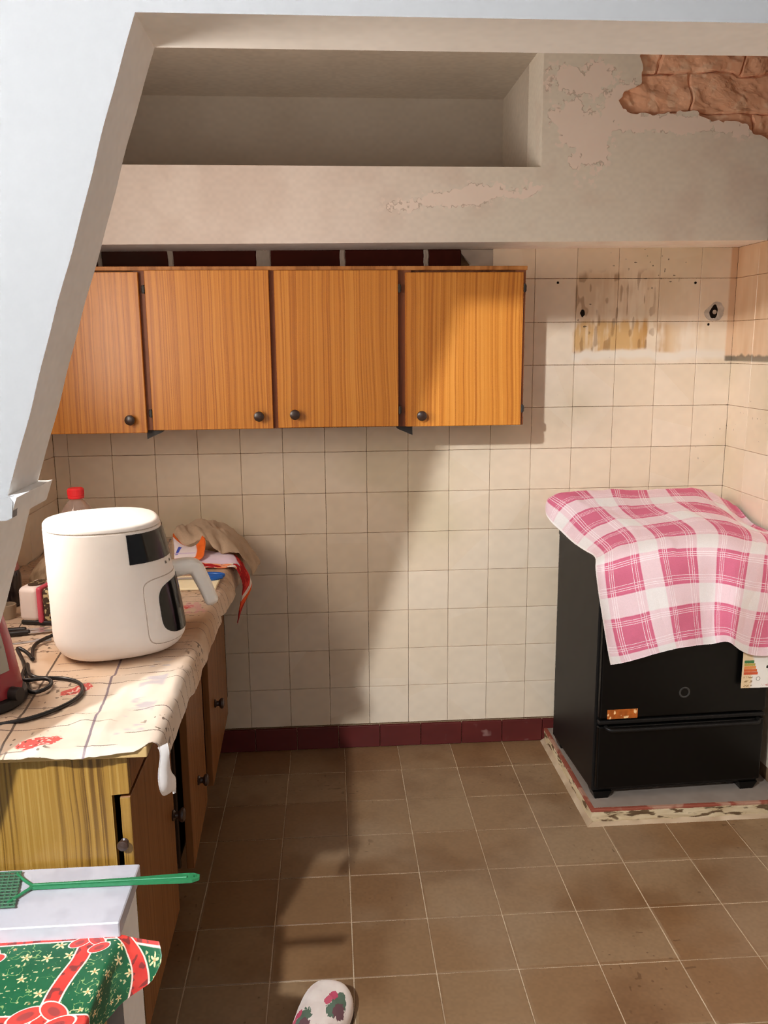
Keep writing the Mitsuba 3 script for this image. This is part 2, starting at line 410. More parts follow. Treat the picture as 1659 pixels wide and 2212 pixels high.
# ------------------------------------------------------------------ upper wall with the niche and the bare bricks
ZU0, ZU1 = 1.862, 2.56          # underside (left end) and top
NX, NZ = 1.633, 2.102           # right end and sill of the niche
panel = Polygon([(XL, ZU0 - 0.003), (XR, ZU0 + 0.013), (XR, ZU1), (XL, ZU1)]).difference(sbox(XL - 1, NZ, NX, 3))
pr = [(1.952, 2.56), (1.949, 2.427), (1.957, 2.395), (1.955, 2.351), (1.915, 2.342), (1.893, 2.323), (1.887, 2.30), (1.892, 2.281), (1.926, 2.271), (1.97, 2.268), (2.011, 2.262), (2.06, 2.272), (2.133, 2.277),
      (2.18, 2.252), (2.229, 2.247), (2.27, 2.25), (2.307, 2.243), (2.34, 2.215), (2.388, 2.194), (2.43, 2.19), (2.43, 2.56)]
a = np.array(Polygon(pr).segmentize(0.008).exterior.coords)
a += (np.stack([meshkit.noise(np.c_[a * 70, a[:, :1] * 0]), meshkit.noise(np.c_[a * 70 + 40, a[:, :1] * 0])], 1) - 0.5) * 0.014
patch = Polygon(a).buffer(0)
coat = panel.difference(patch)
body_poly = panel.difference(patch.buffer(-0.004))
mb = extrude(coat, 0.022)
mb.vertices[:, 1] += -0.20
back = extrude(panel, 0.178)
back.vertices[:, 1] += -0.178 + 0.0
core = trimesh.util.concatenate([mb,
    extrude(panel.difference(sbox(1.86, 2.16, 3, 3)), 0.178).apply_translation([0, -0.178, 0]),
    extrude(panel.intersection(sbox(1.86, 2.16, 3, 3)), 0.13).apply_translation([0, -0.13, 0])])
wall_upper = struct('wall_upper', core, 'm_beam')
# the niche: sill, back, right cheek, soffit
put('niche_lining', trimesh.util.concatenate([
    cbox([XL, 0.0, NZ - 0.16], [NX + 0.14, 0.56, NZ], 0.002), cbox([XL, 0.42, NZ - 0.01], [NX + 0.14, 0.56, 2.66], 0.002),
    cbox([NX, -0.001, NZ - 0.05], [NX + 0.14, 0.56, 2.66], 0.002), cbox([XL - 0.14, 0.0, NZ - 0.1], [XL, 0.56, 2.66], 0.002),
    cbox([XL - 0.1, -0.19, 2.472], [NX + 0.14, 0.56, 2.67], 0.002)]), 'm_niche', wall_upper)
# crumbly bricks behind the lost plaster
bp = cbox([1.87, -0.172, 2.17], [XR, -0.125, 2.52], 0.01)
for _ in range(5):
    bp = bp.subdivide()
bp.vertices = bp.vertices + (meshkit.fbm(bp.vertices * 34, 4)[:, None] - 0.5) * [0.0, 0.022, 0.0]
put('rubble_mortar', bp, 'm_rawbrick', wall_upper, smooth=True)
rows = [(2.16, 2.270, (1.87, 2.06, 2.33, 2.46)), (2.272, 2.394, (1.86, 2.125, 2.45)), (2.397, 2.52, (1.86, 2.02, 2.30, 2.46))]
for z0, z1, xs in rows:
    for x0, x1 in zip(xs[:-1], xs[1:]):
        x1 = min(x1, XR) - 0.003
        m = cbox([x0, -0.186, z0], [x1, -0.13, z1], 0.006)
        for _ in range(4):
            m = m.subdivide()
        v = m.vertices
        m.vertices = v + (np.stack([meshkit.fbm(v * 28 + s, 4) for s in (0, 31, 67)], 1) - 0.5) * [0.014, 0.034, 0.016] + (np.stack([meshkit.noise(v * [9, 0, 13] + s) for s in (5, 45, 85)], 1) - 0.5) * [0.030, 0.0, 0.016]
        put('brick', m, 'm_rawbrick', wall_upper, smooth=True)

# ------------------------------------------------------------------ ceiling, room behind the camera
ceiling = struct('ceiling', trimesh.util.concatenate([cbox([XL - 0.1, YF, 2.55], [XR + 0.1, 0.02, 2.66], 0.002), cbox([-1.75, -5.25, 2.62], [3.35, YF, 2.74], 0.002)]), 'm_room')
struct('wall_rear', cbox([-1.75, -5.25, -0.05], [3.35, -5.1, 2.66], 0.002), 'm_room')
struct('wall_side_left', cbox([-1.75, -5.2, -0.05], [-1.6, YB, 2.66], 0.002), 'm_room')
struct('wall_side_right', cbox([3.2, -5.2, -0.05], [3.35, YB, 2.66], 0.002), 'm_room')

# ------------------------------------------------------------------ front wall with the slanted opening
OX, OZ, SL = 0.671, 1.977, 0.344            # top left corner of the opening, run of the slant per metre of height
BZ = 0.606                                  # top of the low wall
face = sbox(-1.65, -0.02, 3.25, 2.64)
wob = [(OX - SL * (OZ - z) + 0.0009 * math.sin(z * 23) + 0.0005 * math.sin(z * 57 + 1), z) for z in np.linspace(OZ, BZ, 60)]
opening = Polygon(wob + [(0.555, BZ), (0.555, -0.5), (2.6, -0.5), (2.6, OZ + 0.002)])
front = face.difference(opening)
m = extrude(front, YB - YF)
m.vertices[:, 1] += YF
face_n = m.face_normals[:, 1] < -0.9
fr = m.submesh([np.nonzero(face_n)[0]], append=True)
rest = m.submesh([np.nonzero(~face_n)[0]], append=True)
wall_front = struct('wall_front', fr, 'm_wall_lit')
put('reveal', rest, 'm_wall_shaded', wall_front, label='pale reveal of the slanted opening, lightened to offset its shade')
# ledge that runs round the edge of the wall, and the low wall's white top
t1 = extrude(Polygon([(-1.6, 1.290), (0.448, 1.290), (0.457, 1.294), (0.460, 1.318), (0.456, 1.324), (-1.6, 1.324)]), 0.02)
t1.vertices[:, 1] += YF - 0.02
trim = struct('trim_1', t1, 'm_wall_lit')
n1 = hull([[OX - SL * (OZ - z) + o, y, z] for y in (YF - 0.018, YB + 0.012) for z, o in ((1.291, -0.005), (1.291, 0.018), (1.324, 0.019), (1.324, -0.005))])
n1 = n1.subdivide().subdivide().subdivide()
n1.vertices += (meshkit.fbm(n1.vertices * 60, 2)[:, None] - 0.5) * [0.003, 0.0, 0.003]
put('return_piece', n1, 'm_wall_shaded', trim, label='pale return of the ledge on the slanted reveal')
mat('m_slab', lambda p, n, uv: mix(lin(182, 179, 186), lin(168, 165, 173), 0.7 * smoothstep(0.5, 0.75, fbm(p.x * 18, p.y * 18, p.z * 18, octaves=4))), rough=0.4, spec=0.4)
struct('trim_2', cbox([-0.3, YF - 0.004, BZ - 0.022], [0.560, YB + 0.022, BZ + 0.006], 0.002), 'm_slab')


# ------------------------------------------------------------------ wood
def wood(base, dark, light, fx, fz=1.6):
    """Straight grained veneer; the grain runs along z."""
    def fn(p, n, uv):
        a = p.x * 1.0 + p.y * 0.93
        w = a + 0.010 * (noise(p.z * 3.1, a * 5.0, 2) - 0.5) + 0.004 * (noise(p.z * 9, a * 14, 5) - 0.5)
        s = 0.55 * noise(w * fx, p.z * fz) + 0.30 * noise(w * fx * 2.3, p.z * fz * 2, 4) + 0.15 * noise(w * fx * 5, p.z * fz * 9, 8)
        c = mix(lin(*dark), lin(*base), smoothstep(0.22, 0.5, s))
        c = mix(c, lin(*light), 0.8 * smoothstep(0.52, 0.8, s))
        return c * (0.93 + 0.14 * fbm(a * 4, p.z * 1.5, 3))
    return fn


mat('m_teak', wood((194, 124, 46), (170, 100, 34), (208, 142, 62), 260, 0.7), rough=0.33, spec=0.4)
mat('m_oak', wood((138, 102, 42), (88, 58, 18), (160, 127, 66), 210, 1.1), rough=0.4, spec=0.35)
mat('m_brown_veneer', wood((114, 71, 34), (103, 63, 28), (121, 78, 40), 120, 1.0), rough=0.4, spec=0.3)
mat('m_frame', wood((120, 70, 42), (92, 50, 30), (142, 88, 56), 60), rough=0.5, spec=0.3)
mat('m_edge', lin(176, 146, 98), rough=0.6, spec=0.2)
mat('m_top_edge', wood((176, 116, 62), (150, 94, 46), (192, 134, 78), 60), rough=0.45, spec=0.3)
mat('m_inside', lin(58, 42, 30), rough=0.8, spec=0.1)
mat('m_knob', lin(52, 34, 26), rough=0.3, spec=0.5)
mat('m_iron', lin(34, 30, 28), rough=0.5, spec=0.5)

# ------------------------------------------------------------------ wall cupboard
wc = thing('wall_cabinet', 'long orange teak veneer wall cupboard of four doors under the plaster upper wall', 'cabinet')
CZ0, CZ1, CF = 1.272, 1.776, -0.282
put('carcass', trimesh.util.concatenate([
    cbox([-0.045, CF + 0.014, CZ0 + 0.004], [1.572, -0.002, CZ0 + 0.02]), cbox([-0.045, CF + 0.014, CZ1 - 0.012], [1.572, -0.002, CZ1 + 0.004]),
    cbox([-0.045, CF + 0.014, CZ0 + 0.004], [-0.03, -0.002, CZ1]), cbox([1.556, CF + 0.014, CZ0 + 0.004], [1.572, -0.002, CZ1]),
    cbox([-0.045, -0.012, CZ0 + 0.004], [1.572, -0.002, CZ1]), cbox([0.745, CF + 0.014, CZ0 + 0.004], [0.765, -0.002, CZ1])]), 'm_frame', wc)
put('face_frame', trimesh.util.concatenate([cbox([x0, CF, CZ0 + 0.003], [x1, CF + 0.016, CZ1 + 0.002], 0.001) for x0, x1 in ((-0.045, -0.02), (0.325, 0.385), (0.725, 0.785), (1.135, 1.20), (1.54, 1.572))] +
    [cbox([-0.045, CF, CZ0 + 0.003], [1.574, CF + 0.016, CZ0 + 0.03], 0.001)]), 'm_frame', wc)
put('top_edge', cbox([-0.045, CF - 0.004, CZ1 - 0.003], [1.576, CF + 0.016, CZ1 + 0.010], 0.0015), 'm_top_edge', wc)
doors = [(-0.028, 0.3435, 1.268, 1.768, 0.296, 1.311), (0.3635, 0.7475, 1.276, 1.773, 0.704, 1.317), (0.7640, 1.1555, 1.278, 1.772, 0.819, 1.321), (1.1795, 1.5610, 1.276, 1.765, 1.230, 1.312)]
kn = mikit.ply(lathe([[0, 0], [0.012, 0], [0.0125, 0.003], [0.008, 0.007], [0.0075, 0.013], [0.014, 0.017], [0.0165, 0.021], [0.0155, 0.026], [0.010, 0.0285], [0, 0.029]], 28), 'm_knob', smooth=35)
for k, (x0, x1, z0, z1, kx, kz) in enumerate(doors):
    d = cbox([x0, CF - 0.019, z0], [x1, CF - 0.001, z1], 0.0015)
    dk = put('door', d, 'm_teak', wc)
    put('knob', kn, None, dk, to=T().translate([kx, CF - 0.019, kz]).rotate([1, 0, 0], 90), label='dark turned wooden knob')
    ex = x0 - 0.008 if k in (1,) else (x1 + 0.003 if k != 0 else None)
    if ex is not None:
        for hz in (1.330, 1.716):
            put('hinge', trimesh.util.concatenate([cbox([ex - 0.004, CF - 0.016, hz - 0.011], [ex + 0.008, CF + 0.001, hz + 0.011], 0.002), trimesh.creation.cylinder(0.004, 0.026, sections=10).apply_translation([ex + 0.002, CF - 0.013, hz])]), 'm_iron', dk)
for x, s in ((0.335, 1), (1.205, -1)):
    tri = extrude(Polygon([(x, CZ0 + 0.002), (x + 0.055 * s, CZ0 + 0.002), (x + 0.05 * s, CZ0 - 0.006), (x, CZ0 - 0.028)]), 0.02)
    put('bracket', tri, 'm_iron', wc, to=T().translate([0, -0.262, 0]), label='small dark bracket under the cupboard')

# ------------------------------------------------------------------ base units, worktop
bc = thing('base_cabinet', 'yellow brown veneer base cupboard along the left wall below the worktop', 'cabinet')
BX, BY = 0.548, -1.632
put('end_panel', extrude(Polygon([(-0.04, 0.02), (0.520, 0.02), (0.516, 0.744), (BX - 0.001, 0.746), (BX - 0.001, 0.828), (-0.04, 0.828)]), 0.016), 'm_oak', bc, to=T().translate([0, BY, 0]))
put('carcass', trimesh.util.concatenate([
    cbox([-0.04, BY + 0.018, 0.24], [0.52, -0.03, 0.256]), cbox([-0.045, BY + 0.018, 0.24], [-0.03, -0.03, 0.828]), cbox([-0.04, -1.262, 0.24], [0.526, -1.246, 0.828]), cbox([-0.04, -1.105, 0.24], [0.526, -1.09, 0.828]),
    cbox([-0.04, -0.745, 0.24], [0.526, -0.73, 0.828]), cbox([-0.04, -0.045, 0.24], [0.526, -0.03, 0.828]), cbox([0.50, BY + 0.018, 0.752], [0.527, -1.25, 0.828]), cbox([0.48, -1.1, 0.79], [0.53, -0.03, 0.828])]), 'm_inside', bc)
put('plinth', cbox([-0.04, BY + 0.018, 0.0], [0.36, -0.02, 0.24]), 'm_inside', bc)
put('rail', cbox([0.529, BY + 0.017, 0.748], [BX, -1.252, 0.828], 0.001), 'm_brown_veneer', bc)


def base_door(y0, y1, z0, z1, ky, kz, swing=0.0):
    """A door in the plane x = BX, hung at its far edge y1 and swung open by some degrees."""
    t = T().translate([BX, y1, 0]).rotate([0, 0, 1], swing)
    d = put('door', cbox([-0.019, y0 - y1, z0], [0, 0, z1], 0.0012), 'm_brown_veneer', bc, to=t)
    put('knob', kn, None, d, to=t @ T().translate([0, ky - y1, kz]).rotate([0, 1, 0], 90), label='dark turned wooden knob')
    return d


d0 = base_door(-1.628, -1.252, 0.235, 0.738, -1.272, 0.488)
put('edge_band', cbox([BX - 0.0185, -1.6305, 0.236], [BX - 0.0005, -1.6275, 0.737], 0.0005), 'm_oak', d0)
put('edge_knob', kn, None, d0, to=T().translate([0.532, -1.630, 0.650]).rotate([1, 0, 0], 90).scale([0.62, 0.62, 0.62]))
base_door(-1.098, -0.765, 0.235, 0.815, -0.950, 0.398, swing=2.0)
base_door(-0.722, -0.215, 0.255, 0.815, -0.60, 0.463, swing=1.5)

wt = put('countertop', cbox([XL + 0.003, -1.662, 0.830], [0.590, -0.004, ZC], 0.0015), 'm_edge')
tag(wt, 'pale chipboard worktop showing its raw edge under the torn patterned oilcloth', 'worktop')


# oilcloth
def oil_color(p, n, uv):
    s, y = uv.x, uv.y
    c = mix(lin(226, 198, 172), lin(212, 178, 148), smoothstep(0.35, 0.65, fbm(s * 9, y * 9, 1, octaves=4)))
    c = mix(c, lin(190, 142, 96), 0.6 * smoothstep(0.46, 0.7, fbm(s * 5 + 4, y * 5, 2, octaves=4)) * smoothstep(-1.35, -1.0, y))
    c = mix(c, lin(238, 226, 212), 0.55 * smoothstep(0.40, 0.48, s + 0.06 * (fbm(s * 12, y * 12, 6) - 0.5) + 0.25 * (-1.4 - y)) * smoothstep(-1.22, -1.32, y))  # paler near corner: the pool of bulb light painted into the cloth
    sk = s + 0.085 * (y + 1.4) + 0.004 * (noise(y * 12, 3) - 0.5)
    for x0, w, col in ((0.318, 0.0030, (52, 40, 36)), (0.462, 0.0032, (110, 92, 110)), (0.174, 0.0022, (60, 46, 42))):
        c = mix(c, lin(*col), 0.85 * smoothstep(w, w * 0.5, dr.abs(sk - x0)))
    yy = y + 0.016 * (fbm(s * 13, y * 5, 4) - 0.5) * 2 - 0.12 * s
    k = yy / 0.047
    fr = dr.abs(k - dr.floor(k) - 0.5) * 0.047
    c = mix(c, lin(112, 88, 84), 0.8 * smoothstep(0.0019, 0.0009, fr) * smoothstep(0.36, 0.46, noise(s * 14, dr.floor(k) * 3.7, 2)))
    for x0, y0, rx, ry in ((0.399, -1.405, 0.030, 0.019), (0.400, -1.640, 0.036, 0.022), (0.10, -1.52, 0.034, 0.022), (0.52, -0.86, 0.03, 0.02)):
        d = dr.sqrt(dr.square((s - x0) / rx) + dr.square((y - y0 - 0.35 * (s - x0)) / ry))
        red = mix(lin(206, 60, 56), lin(244, 190, 176), smoothstep(0.66, 0.72, noise(s * 230, y * 230, 3)))
        c = mix(c, red, 0.92 * smoothstep(1.06, 0.95, d + 0.2 * (noise(s * 110, y * 110) - 0.5)))
    g = smoothstep(0.03, 0.02, dr.abs(s - 0.548)) * smoothstep(0.55, 0.68, fbm(s * 18, y * 45, 8)) * smoothstep(-1.2, -1.3, y)
    c = mix(c, lin(186, 178, 184), 0.8 * g)
    pk = smoothstep(0.05, 0.03, dr.abs(s - 0.55)) * smoothstep(0.06, 0.04, dr.abs(y + 0.86)) * smoothstep(0.5, 0.6, noise(s * 90, y * 50, 2))
    c = mix(c, lin(226, 150, 160), 0.5 * pk)
    st = smoothstep(0.80, 0.86, noise(s * 130, y * 130, 7)) * smoothstep(0.5, 0.62, fbm(s * 8, y * 8, 5))
    return mix(c, lin(84, 62, 48), 0.75 * st) * 0.68


mat('m_oilcloth', oil_color, rough=0.42, spec=0.4)


def oilcloth():
    xs = np.r_[np.linspace(XL + 0.004, 0.588, 70), 0.588 + 0.021 * np.sin(np.linspace(0.2, np.pi / 2, 7)), np.full(9, 0.609)]
    hz = np.r_[np.zeros(70), 0.021 * (1 - np.cos(np.linspace(0.2, np.pi / 2, 7))), 0.021 + np.linspace(0.005, 0.036, 9)]
    s = np.r_[0, np.cumsum(np.hypot(np.diff(xs), np.diff(hz)))] + XL + 0.004
    nv, nt = len(xs), 150
    y0 = np.interp(xs[:], [-0.05, 0.28, 0.315, 0.36, 0.50, 0.545, 0.575, 0.590, 0.594, 0.62], [-1.656, -1.656, -1.680, -1.686, -1.683, -1.676, -1.672, -1.660, -1.645, -1.645])
    y0 = y0 + 0.005 * (meshkit.fbm(np.c_[np.arange(nv) * 0.7, np.zeros(nv), np.zeros(nv)], 3) - 0.5) * (xs > 0.3)
    t = np.linspace(0, 1, nt) ** 1.15
    Y = y0[None] + (-0.012 - y0[None]) * t[:, None]
    X = np.broadcast_to(xs, Y.shape).copy()
    q = np.stack([X * 11, Y * 11, X * 0], -1)
    wr = np.maximum(meshkit.fbm(q, 3) - 0.47, 0) * 0.034 + np.exp(-((meshkit.noise(np.stack([X * 7 + 3, Y * 5, X * 0], -1)) - 0.5) / 0.05) ** 2) * 0.0022 + np.abs(meshkit.noise(np.stack([X * 22 + 7, Y * 30, X * 0], -1)) - 0.5) * 0.003
    for ox, oy, rr in ((0.418, -1.15, 0.20), (0.222, -1.452, 0.12), (0.205, -0.645, 0.09), (0.052, -0.79, 0.06), (0.18, -0.93, 0.09), (0.085, -0.905, 0.05), (0.525, -0.63, 0.12), (0.12, -0.6, 0.15), (0.15, -1.05, 0.10), (0.52, -0.38, 0.16)):
        wr = wr * (1 - np.exp(-(((X - ox) ** 2 + (Y - oy) ** 2) / rr ** 2) ** 2))      # weighed flat where things stand
    Z = ZC + 0.0018 + wr - hz[None]
    # the overhang hangs limply: it sags past the end of the board and its hem is uneven
    over = np.clip(-1.663 - Y, 0, None)
    Z -= over * 0.45
    hang = np.clip((hz - 0.021) / 0.036, 0, 1)[None]
    hem = meshkit.fbm(np.stack([Y * 7, Y * 0, Y * 0], -1), 3) - 0.5
    Z -= hang * (0.004 + 0.022 * hem + 0.012 * np.clip((Y + 1.2) / 0.8, 0, 1))
    X += hang * 0.008 * (meshkit.fbm(np.stack([Y * 13, Y * 0 + 5, Y * 0], -1), 3) - 0.35) + hang * 0.003
    X += np.clip((Y + 1.15) / 0.7, 0, 1) * np.clip((hz / 0.03), 0, 1)[None] * (0.006 + 0.022 * (meshkit.noise(np.stack([Y * 22, Y * 0 + 3, Y * 0], -1)) - 0.4))
    uv = np.stack([np.broadcast_to(s, Y.shape), Y], -1)
    return sheet(np.stack([X, Y, Z], -1), 0.0012, uv)


m, uv = oilcloth()
oc = put('oilcloth', m, 'm_oilcloth', uv=uv, smooth=True)
tag(oc, 'stained cream oilcloth printed with red strawberries, torn at its near end on the worktop', 'tablecloth')
mat('m_cloth_back', lin(232, 228, 226), rough=0.6, spec=0.3)
ctl = [[(0.606, -1.646, 0.840), (0.612, -1.634, 0.838), (0.618, -1.622, 0.836)],
       [(0.610, -1.652, 0.822), (0.617, -1.642, 0.822), (0.622, -1.632, 0.820)],
       [(0.608, -1.664, 0.800), (0.618, -1.648, 0.797), (0.622, -1.630, 0.795)],
       [(0.610, -1.672, 0.776), (0.622, -1.648, 0.772), (0.622, -1.616, 0.774)],
       [(0.612, -1.652, 0.750), (0.624, -1.628, 0.750), (0.622, -1.590, 0.752)],
       [(0.615, -1.612, 0.735), (0.622, -1.600, 0.733), (0.622, -1.588, 0.736)],
       [(0.618, -1.597, 0.722), (0.620, -1.594, 0.721), (0.622, -1.591, 0.722)]]
g = spline_grid(ctl, 40, 14)
m, uv = sheet(g, 0.0012)
put('torn_strip', m, 'm_cloth_back', oc, smooth=True, uv=uv, label='white torn strip of oilcloth hanging from the corner')

# ------------------------------------------------------------------ air fryer
mat('m_fryer', lin(243, 238, 232), rough=0.38, spec=0.45)
mat('m_fryer_lid', lin(238, 234, 230), rough=0.32, spec=0.45)
mat('m_handle', lin(240, 237, 230), rough=0.45, spec=0.4)
mat('m_gloss_black', lin(10, 9, 9), rough=0.12, spec=0.35)
mat('m_seam', lin(186, 176, 166), rough=0.7, spec=0.2)
mat('m_print', lin(120, 116, 110), rough=0.6, spec=0.2)
af = thing('air_fryer', 'cream air fryer with black display band and downturned handle on the oilcloth', 'air fryer')
FC, FA, FZ, FH = np.array([0.418, -1.150]), math.radians(17), ZC + 0.008, 0.298
fn_, fs_ = np.array([math.cos(FA), math.sin(FA)]), np.array([-math.sin(FA), math.cos(FA)])


def fry(phi, h, off=0.0):
    """A point of the air fryer's skin: phi = 0 is the front, h = 0 the bottom, 1 the lid's rim."""
    phi, h = np.broadcast_arrays(np.asarray(phi, float), np.asarray(h, float))
    p = 2.0 / 2.45
    c, s = np.cos(phi), np.sin(phi)
    c, s = np.sign(c) * np.abs(c) ** p, np.sign(s) * np.abs(s) ** p
    rnd = 0.040 * (1 - np.sqrt(np.clip(1 - np.clip((0.16 - h) / 0.16, 0, 1) ** 2, 0, 1)))
    fa = 0.160 - 0.047 * np.clip(h, 0, 1) ** 1.5 - rnd + off
    ra = 0.134 + 0.004 * h - 0.8 * rnd + off
    wb = 0.136 - 0.006 * h - rnd + off
    a = np.where(c > 0, fa, ra) * c
    b = wb * s
    return np.stack([FC[0] + a * fn_[0] + b * fs_[0], FC[1] + a * fn_[1] + b * fs_[1], FZ + FH * h], -1)


def closed_loft(rings):
    rings = np.asarray(rings)
    m, n = rings.shape[:2]
    V = np.vstack([rings.reshape(-1, 3), rings[0].mean(0)[None], rings[-1].mean(0)[None]])
    F = []
    for i in range(m - 1):
        for k in range(n):
            a0, a1, b0, b1 = i * n + k, i * n + (k + 1) % n, (i + 1) * n + k, (i + 1) * n + (k + 1) % n
            F += [[a0, a1, b1], [a0, b1, b0]]
    for k in range(n):
        F += [[m * n, (k + 1) % n, k], [m * n + 1, (m - 1) * n + k, (m - 1) * n + (k + 1) % n]]
    return trimesh.Trimesh(V, F, process=False)


ph = np.linspace(-np.pi, np.pi, 96, endpoint=False)
hs = np.r_[0.0, 0.004, 0.015, 0.035, 0.06, 0.09, 0.12, 0.16, np.linspace(0.2, 0.965, 14)]
put('body', closed_loft([fry(ph, h) for h in hs] + [fry(ph, 0.972, -0.003)]), 'm_fryer', af, smooth=40)
put('seam', closed_loft([fry(ph, h, -0.0035) for h in (0.962, 0.985)]), 'm_seam', af, smooth=40)
lid = [fry(ph, h, o) for h, o in ((0.978, -0.004), (0.982, -0.0005), (1.000, -0.0005), (1.012, -0.004), (1.018, -0.010), (1.022, -0.03), (1.024, -0.06), (1.025, -0.09))]
put('lid', closed_loft(lid), 'm_fryer_lid', af, smooth=40, label='glossy white flat lid')


def patch_on_fryer(p0, p1, h0, h1, off, corner, n=(50, 40), thick=0.0016):
    """A raised patch on the skin with round corners, as a closed shell."""
    u, v = np.meshgrid(np.linspace(-1, 1, n[0]), np.linspace(-1, 1, n[1]), indexing='ij')
    if corner:
        # squash a square grid into a rounded rectangle
        k = corner
        r = np.maximum(np.abs(u), np.abs(v)) + 1e-9
        ang = np.arctan2(v, u)
        se = (np.abs(np.cos(ang)) ** k + np.abs(np.sin(ang)) ** k) ** (-1 / k)
        u, v = r * se * np.cos(ang), r * se * np.sin(ang)
    g = fry((p0 + p1) / 2 + u * (p1 - p0) / 2, (h0 + h1) / 2 + v * (h1 - h0) / 2, off)
    return sheet(g, thick)[0]


put('display_band', patch_on_fryer(-1.38, 1.38, 0.735, 0.955, 0.0012, 0), 'm_gloss_black', af, smooth=40, label='glossy black display band')
put('drawer_front', patch_on_fryer(-1.22, 1.22, 0.10, 0.60, 0.0004, 9), 'm_fryer', af, smooth=40)
put('drawer_gap', patch_on_fryer(-1.235, 1.235, 0.092, 0.608, 0.0001, 9, thick=0.0006), 'm_seam', af, smooth=40)
put('window', patch_on_fryer(-0.98, 0.98, 0.145, 0.56, 0.0020, 4.2), 'm_gloss_black', af, smooth=40, label='dark glass viewing window')
for k in range(6):
    a0 = -0.62 + 0.20 * k
    put('printed_mark', patch_on_fryer(a0, a0 + 0.05, 0.685, 0.705, 0.0012, 0, (6, 6), 0.0004), 'm_print', af)
hp = fry(0.0, 0.565)
ax = np.array([fn_[0], fn_[1], 0])
path = np.array([hp + ax * d + [0, 0, z] for d, z in ((-0.012, 0.0), (0.010, 0.002), (0.030, 0.004), (0.048, 0.000), (0.058, -0.016), (0.068, -0.040), (0.078, -0.066), (0.086, -0.090), (0.088, -0.096))])
pth = smooth_path(path, 44)
sd = np.array([fs_[0], fs_[1], 0])
tg = np.gradient(pth, axis=0); tg /= np.linalg.norm(tg, axis=1, keepdims=True)
rings = []
for i in range(len(pth)):
    nn = np.cross(tg[i], sd)
    f = i / (len(pth) - 1)
    e = 1.0 if f < 0.93 else math.sqrt(max(0.05, 1 - ((f - 0.93) / 0.075) ** 2))
    w, h_ = (0.021 - 0.002 * f) * e, (0.021 - 0.005 * f) * e
    a = np.linspace(0, 2 * np.pi, 24, endpoint=False)
    ca, sa = np.sign(np.cos(a)) * np.abs(np.cos(a)) ** 0.7, np.sign(np.sin(a)) * np.abs(np.sin(a)) ** 0.7
    rings.append(pth[i] + w * ca[:, None] * sd + h_ * sa[:, None] * nn)
put('handle', closed_loft(rings), 'm_handle', af, smooth=40, label='pale grey downturned handle')
for phi in (0.7, -0.7, 2.5, -2.5):
    q = fry(phi, 0.0, -0.03)
    put('foot', lathe([[0, 0], [0.011, 0], [0.011, 0.014], [0, 0.014]], 16, (q[0], q[1], ZC + 0.003)), 'm_iron', af)

# the cord, a thing of the air fryer
cz = ZC + 0.0085
cord = [(0.325, -1.02, cz + 0.05), (0.300, -1.058, cz + 0.03), (0.268, -1.085, cz + 0.012), (0.237, -1.125, cz + 0.005), (0.240, -1.185, cz + 0.002), (0.258, -1.240, cz + 0.004), (0.236, -1.212, cz + 0.010), (0.214, -1.200, cz + 0.016), (0.226, -1.225, cz + 0.010), (0.262, -1.300, cz + 0.003),
        (0.300, -1.392, cz), (0.324, -1.424, cz + 0.002), (0.345, -1.400, cz + 0.005), (0.330, -1.372, cz + 0.009), (0.296, -1.378, cz + 0.010), (0.268, -1.330, cz + 0.007), (0.262, -1.285, cz + 0.009), (0.280, -1.330, cz + 0.011), (0.310, -1.366, cz + 0.010), (0.345, -1.352, cz + 0.002),
        (0.384, -1.366, cz), (0.412, -1.408, cz), (0.414, -1.455, cz), (0.390, -1.506, cz), (0.349, -1.546, cz), (0.306, -1.566, cz), (0.262, -1.580, cz), (0.20, -1.588, cz), (0.12, -1.585, cz)]
mat('m_cord', lin(22, 19, 18), rough=0.35, spec=0.5)
put('cord', tube(smooth_path(cord, 260), 0.0042, 10), 'm_cord', af, smooth=True, label='black mains cord looped on the oilcloth')

# ------------------------------------------------------------------ small things on the worktop
ZT = ZC + 0.0035
mat('m_kettle_red', lambda p, n, uv: mix(lin(150, 40, 48), lin(126, 34, 42), fbm(p.x * 20, p.y * 20, p.z * 20)), rough=0.35, spec=0.4)
mat('m_kettle_grey', lambda p, n, uv: mix(lin(150, 146, 134), lin(104, 104, 98), smoothstep(0.5, 0.56, fbm(p.x * 26, p.y * 26, p.z * 22))), rough=0.45, spec=0.4)
mat('m_black_plastic', lin(26, 23, 22), rough=0.45, spec=0.4)
kt = thing('electric_kettle', 'worn dark red conical electric kettle with grey strip on a black base by the wall', 'kettle')
kc = (0.222, -1.452)
put('base', lathe([[0, 0], [0.088, 0], [0.092, 0.005], [0.090, 0.020], [0.080, 0.024], [0, 0.024]], 48, (kc[0], kc[1], ZT)), 'm_black_plastic', kt, smooth=35)
prof = [[0.0, 0.024], [0.083, 0.024], [0.084, 0.032], [0.078, 0.07], [0.071, 0.12], [0.061, 0.17], [0.053, 0.195], [0.048, 0.200], [0.0, 0.202]]
put('body', lathe(prof, 56, (kc[0], kc[1], ZT)), 'm_kettle_red', kt, smooth=35)
put('lid', lathe([[0.0, 0.200], [0.047, 0.200], [0.045, 0.208], [0.02, 0.214], [0.012, 0.224], [0, 0.226]], 32, (kc[0], kc[1], ZT)), 'm_black_plastic', kt, smooth=35)
a = np.linspace(-0.62, -0.30, 14)
zz = np.linspace(0.075, 0.19, 20)
rr = np.interp(zz, [p[1] for p in prof[1:7]], [p[0] for p in prof[1:7]])
g = np.stack([kc[0] + (rr[None] + 0.001) * np.cos(a)[:, None], kc[1] + (rr[None] + 0.001) * np.sin(a)[:, None], ZT + np.broadcast_to(zz, (14, 20))], -1)
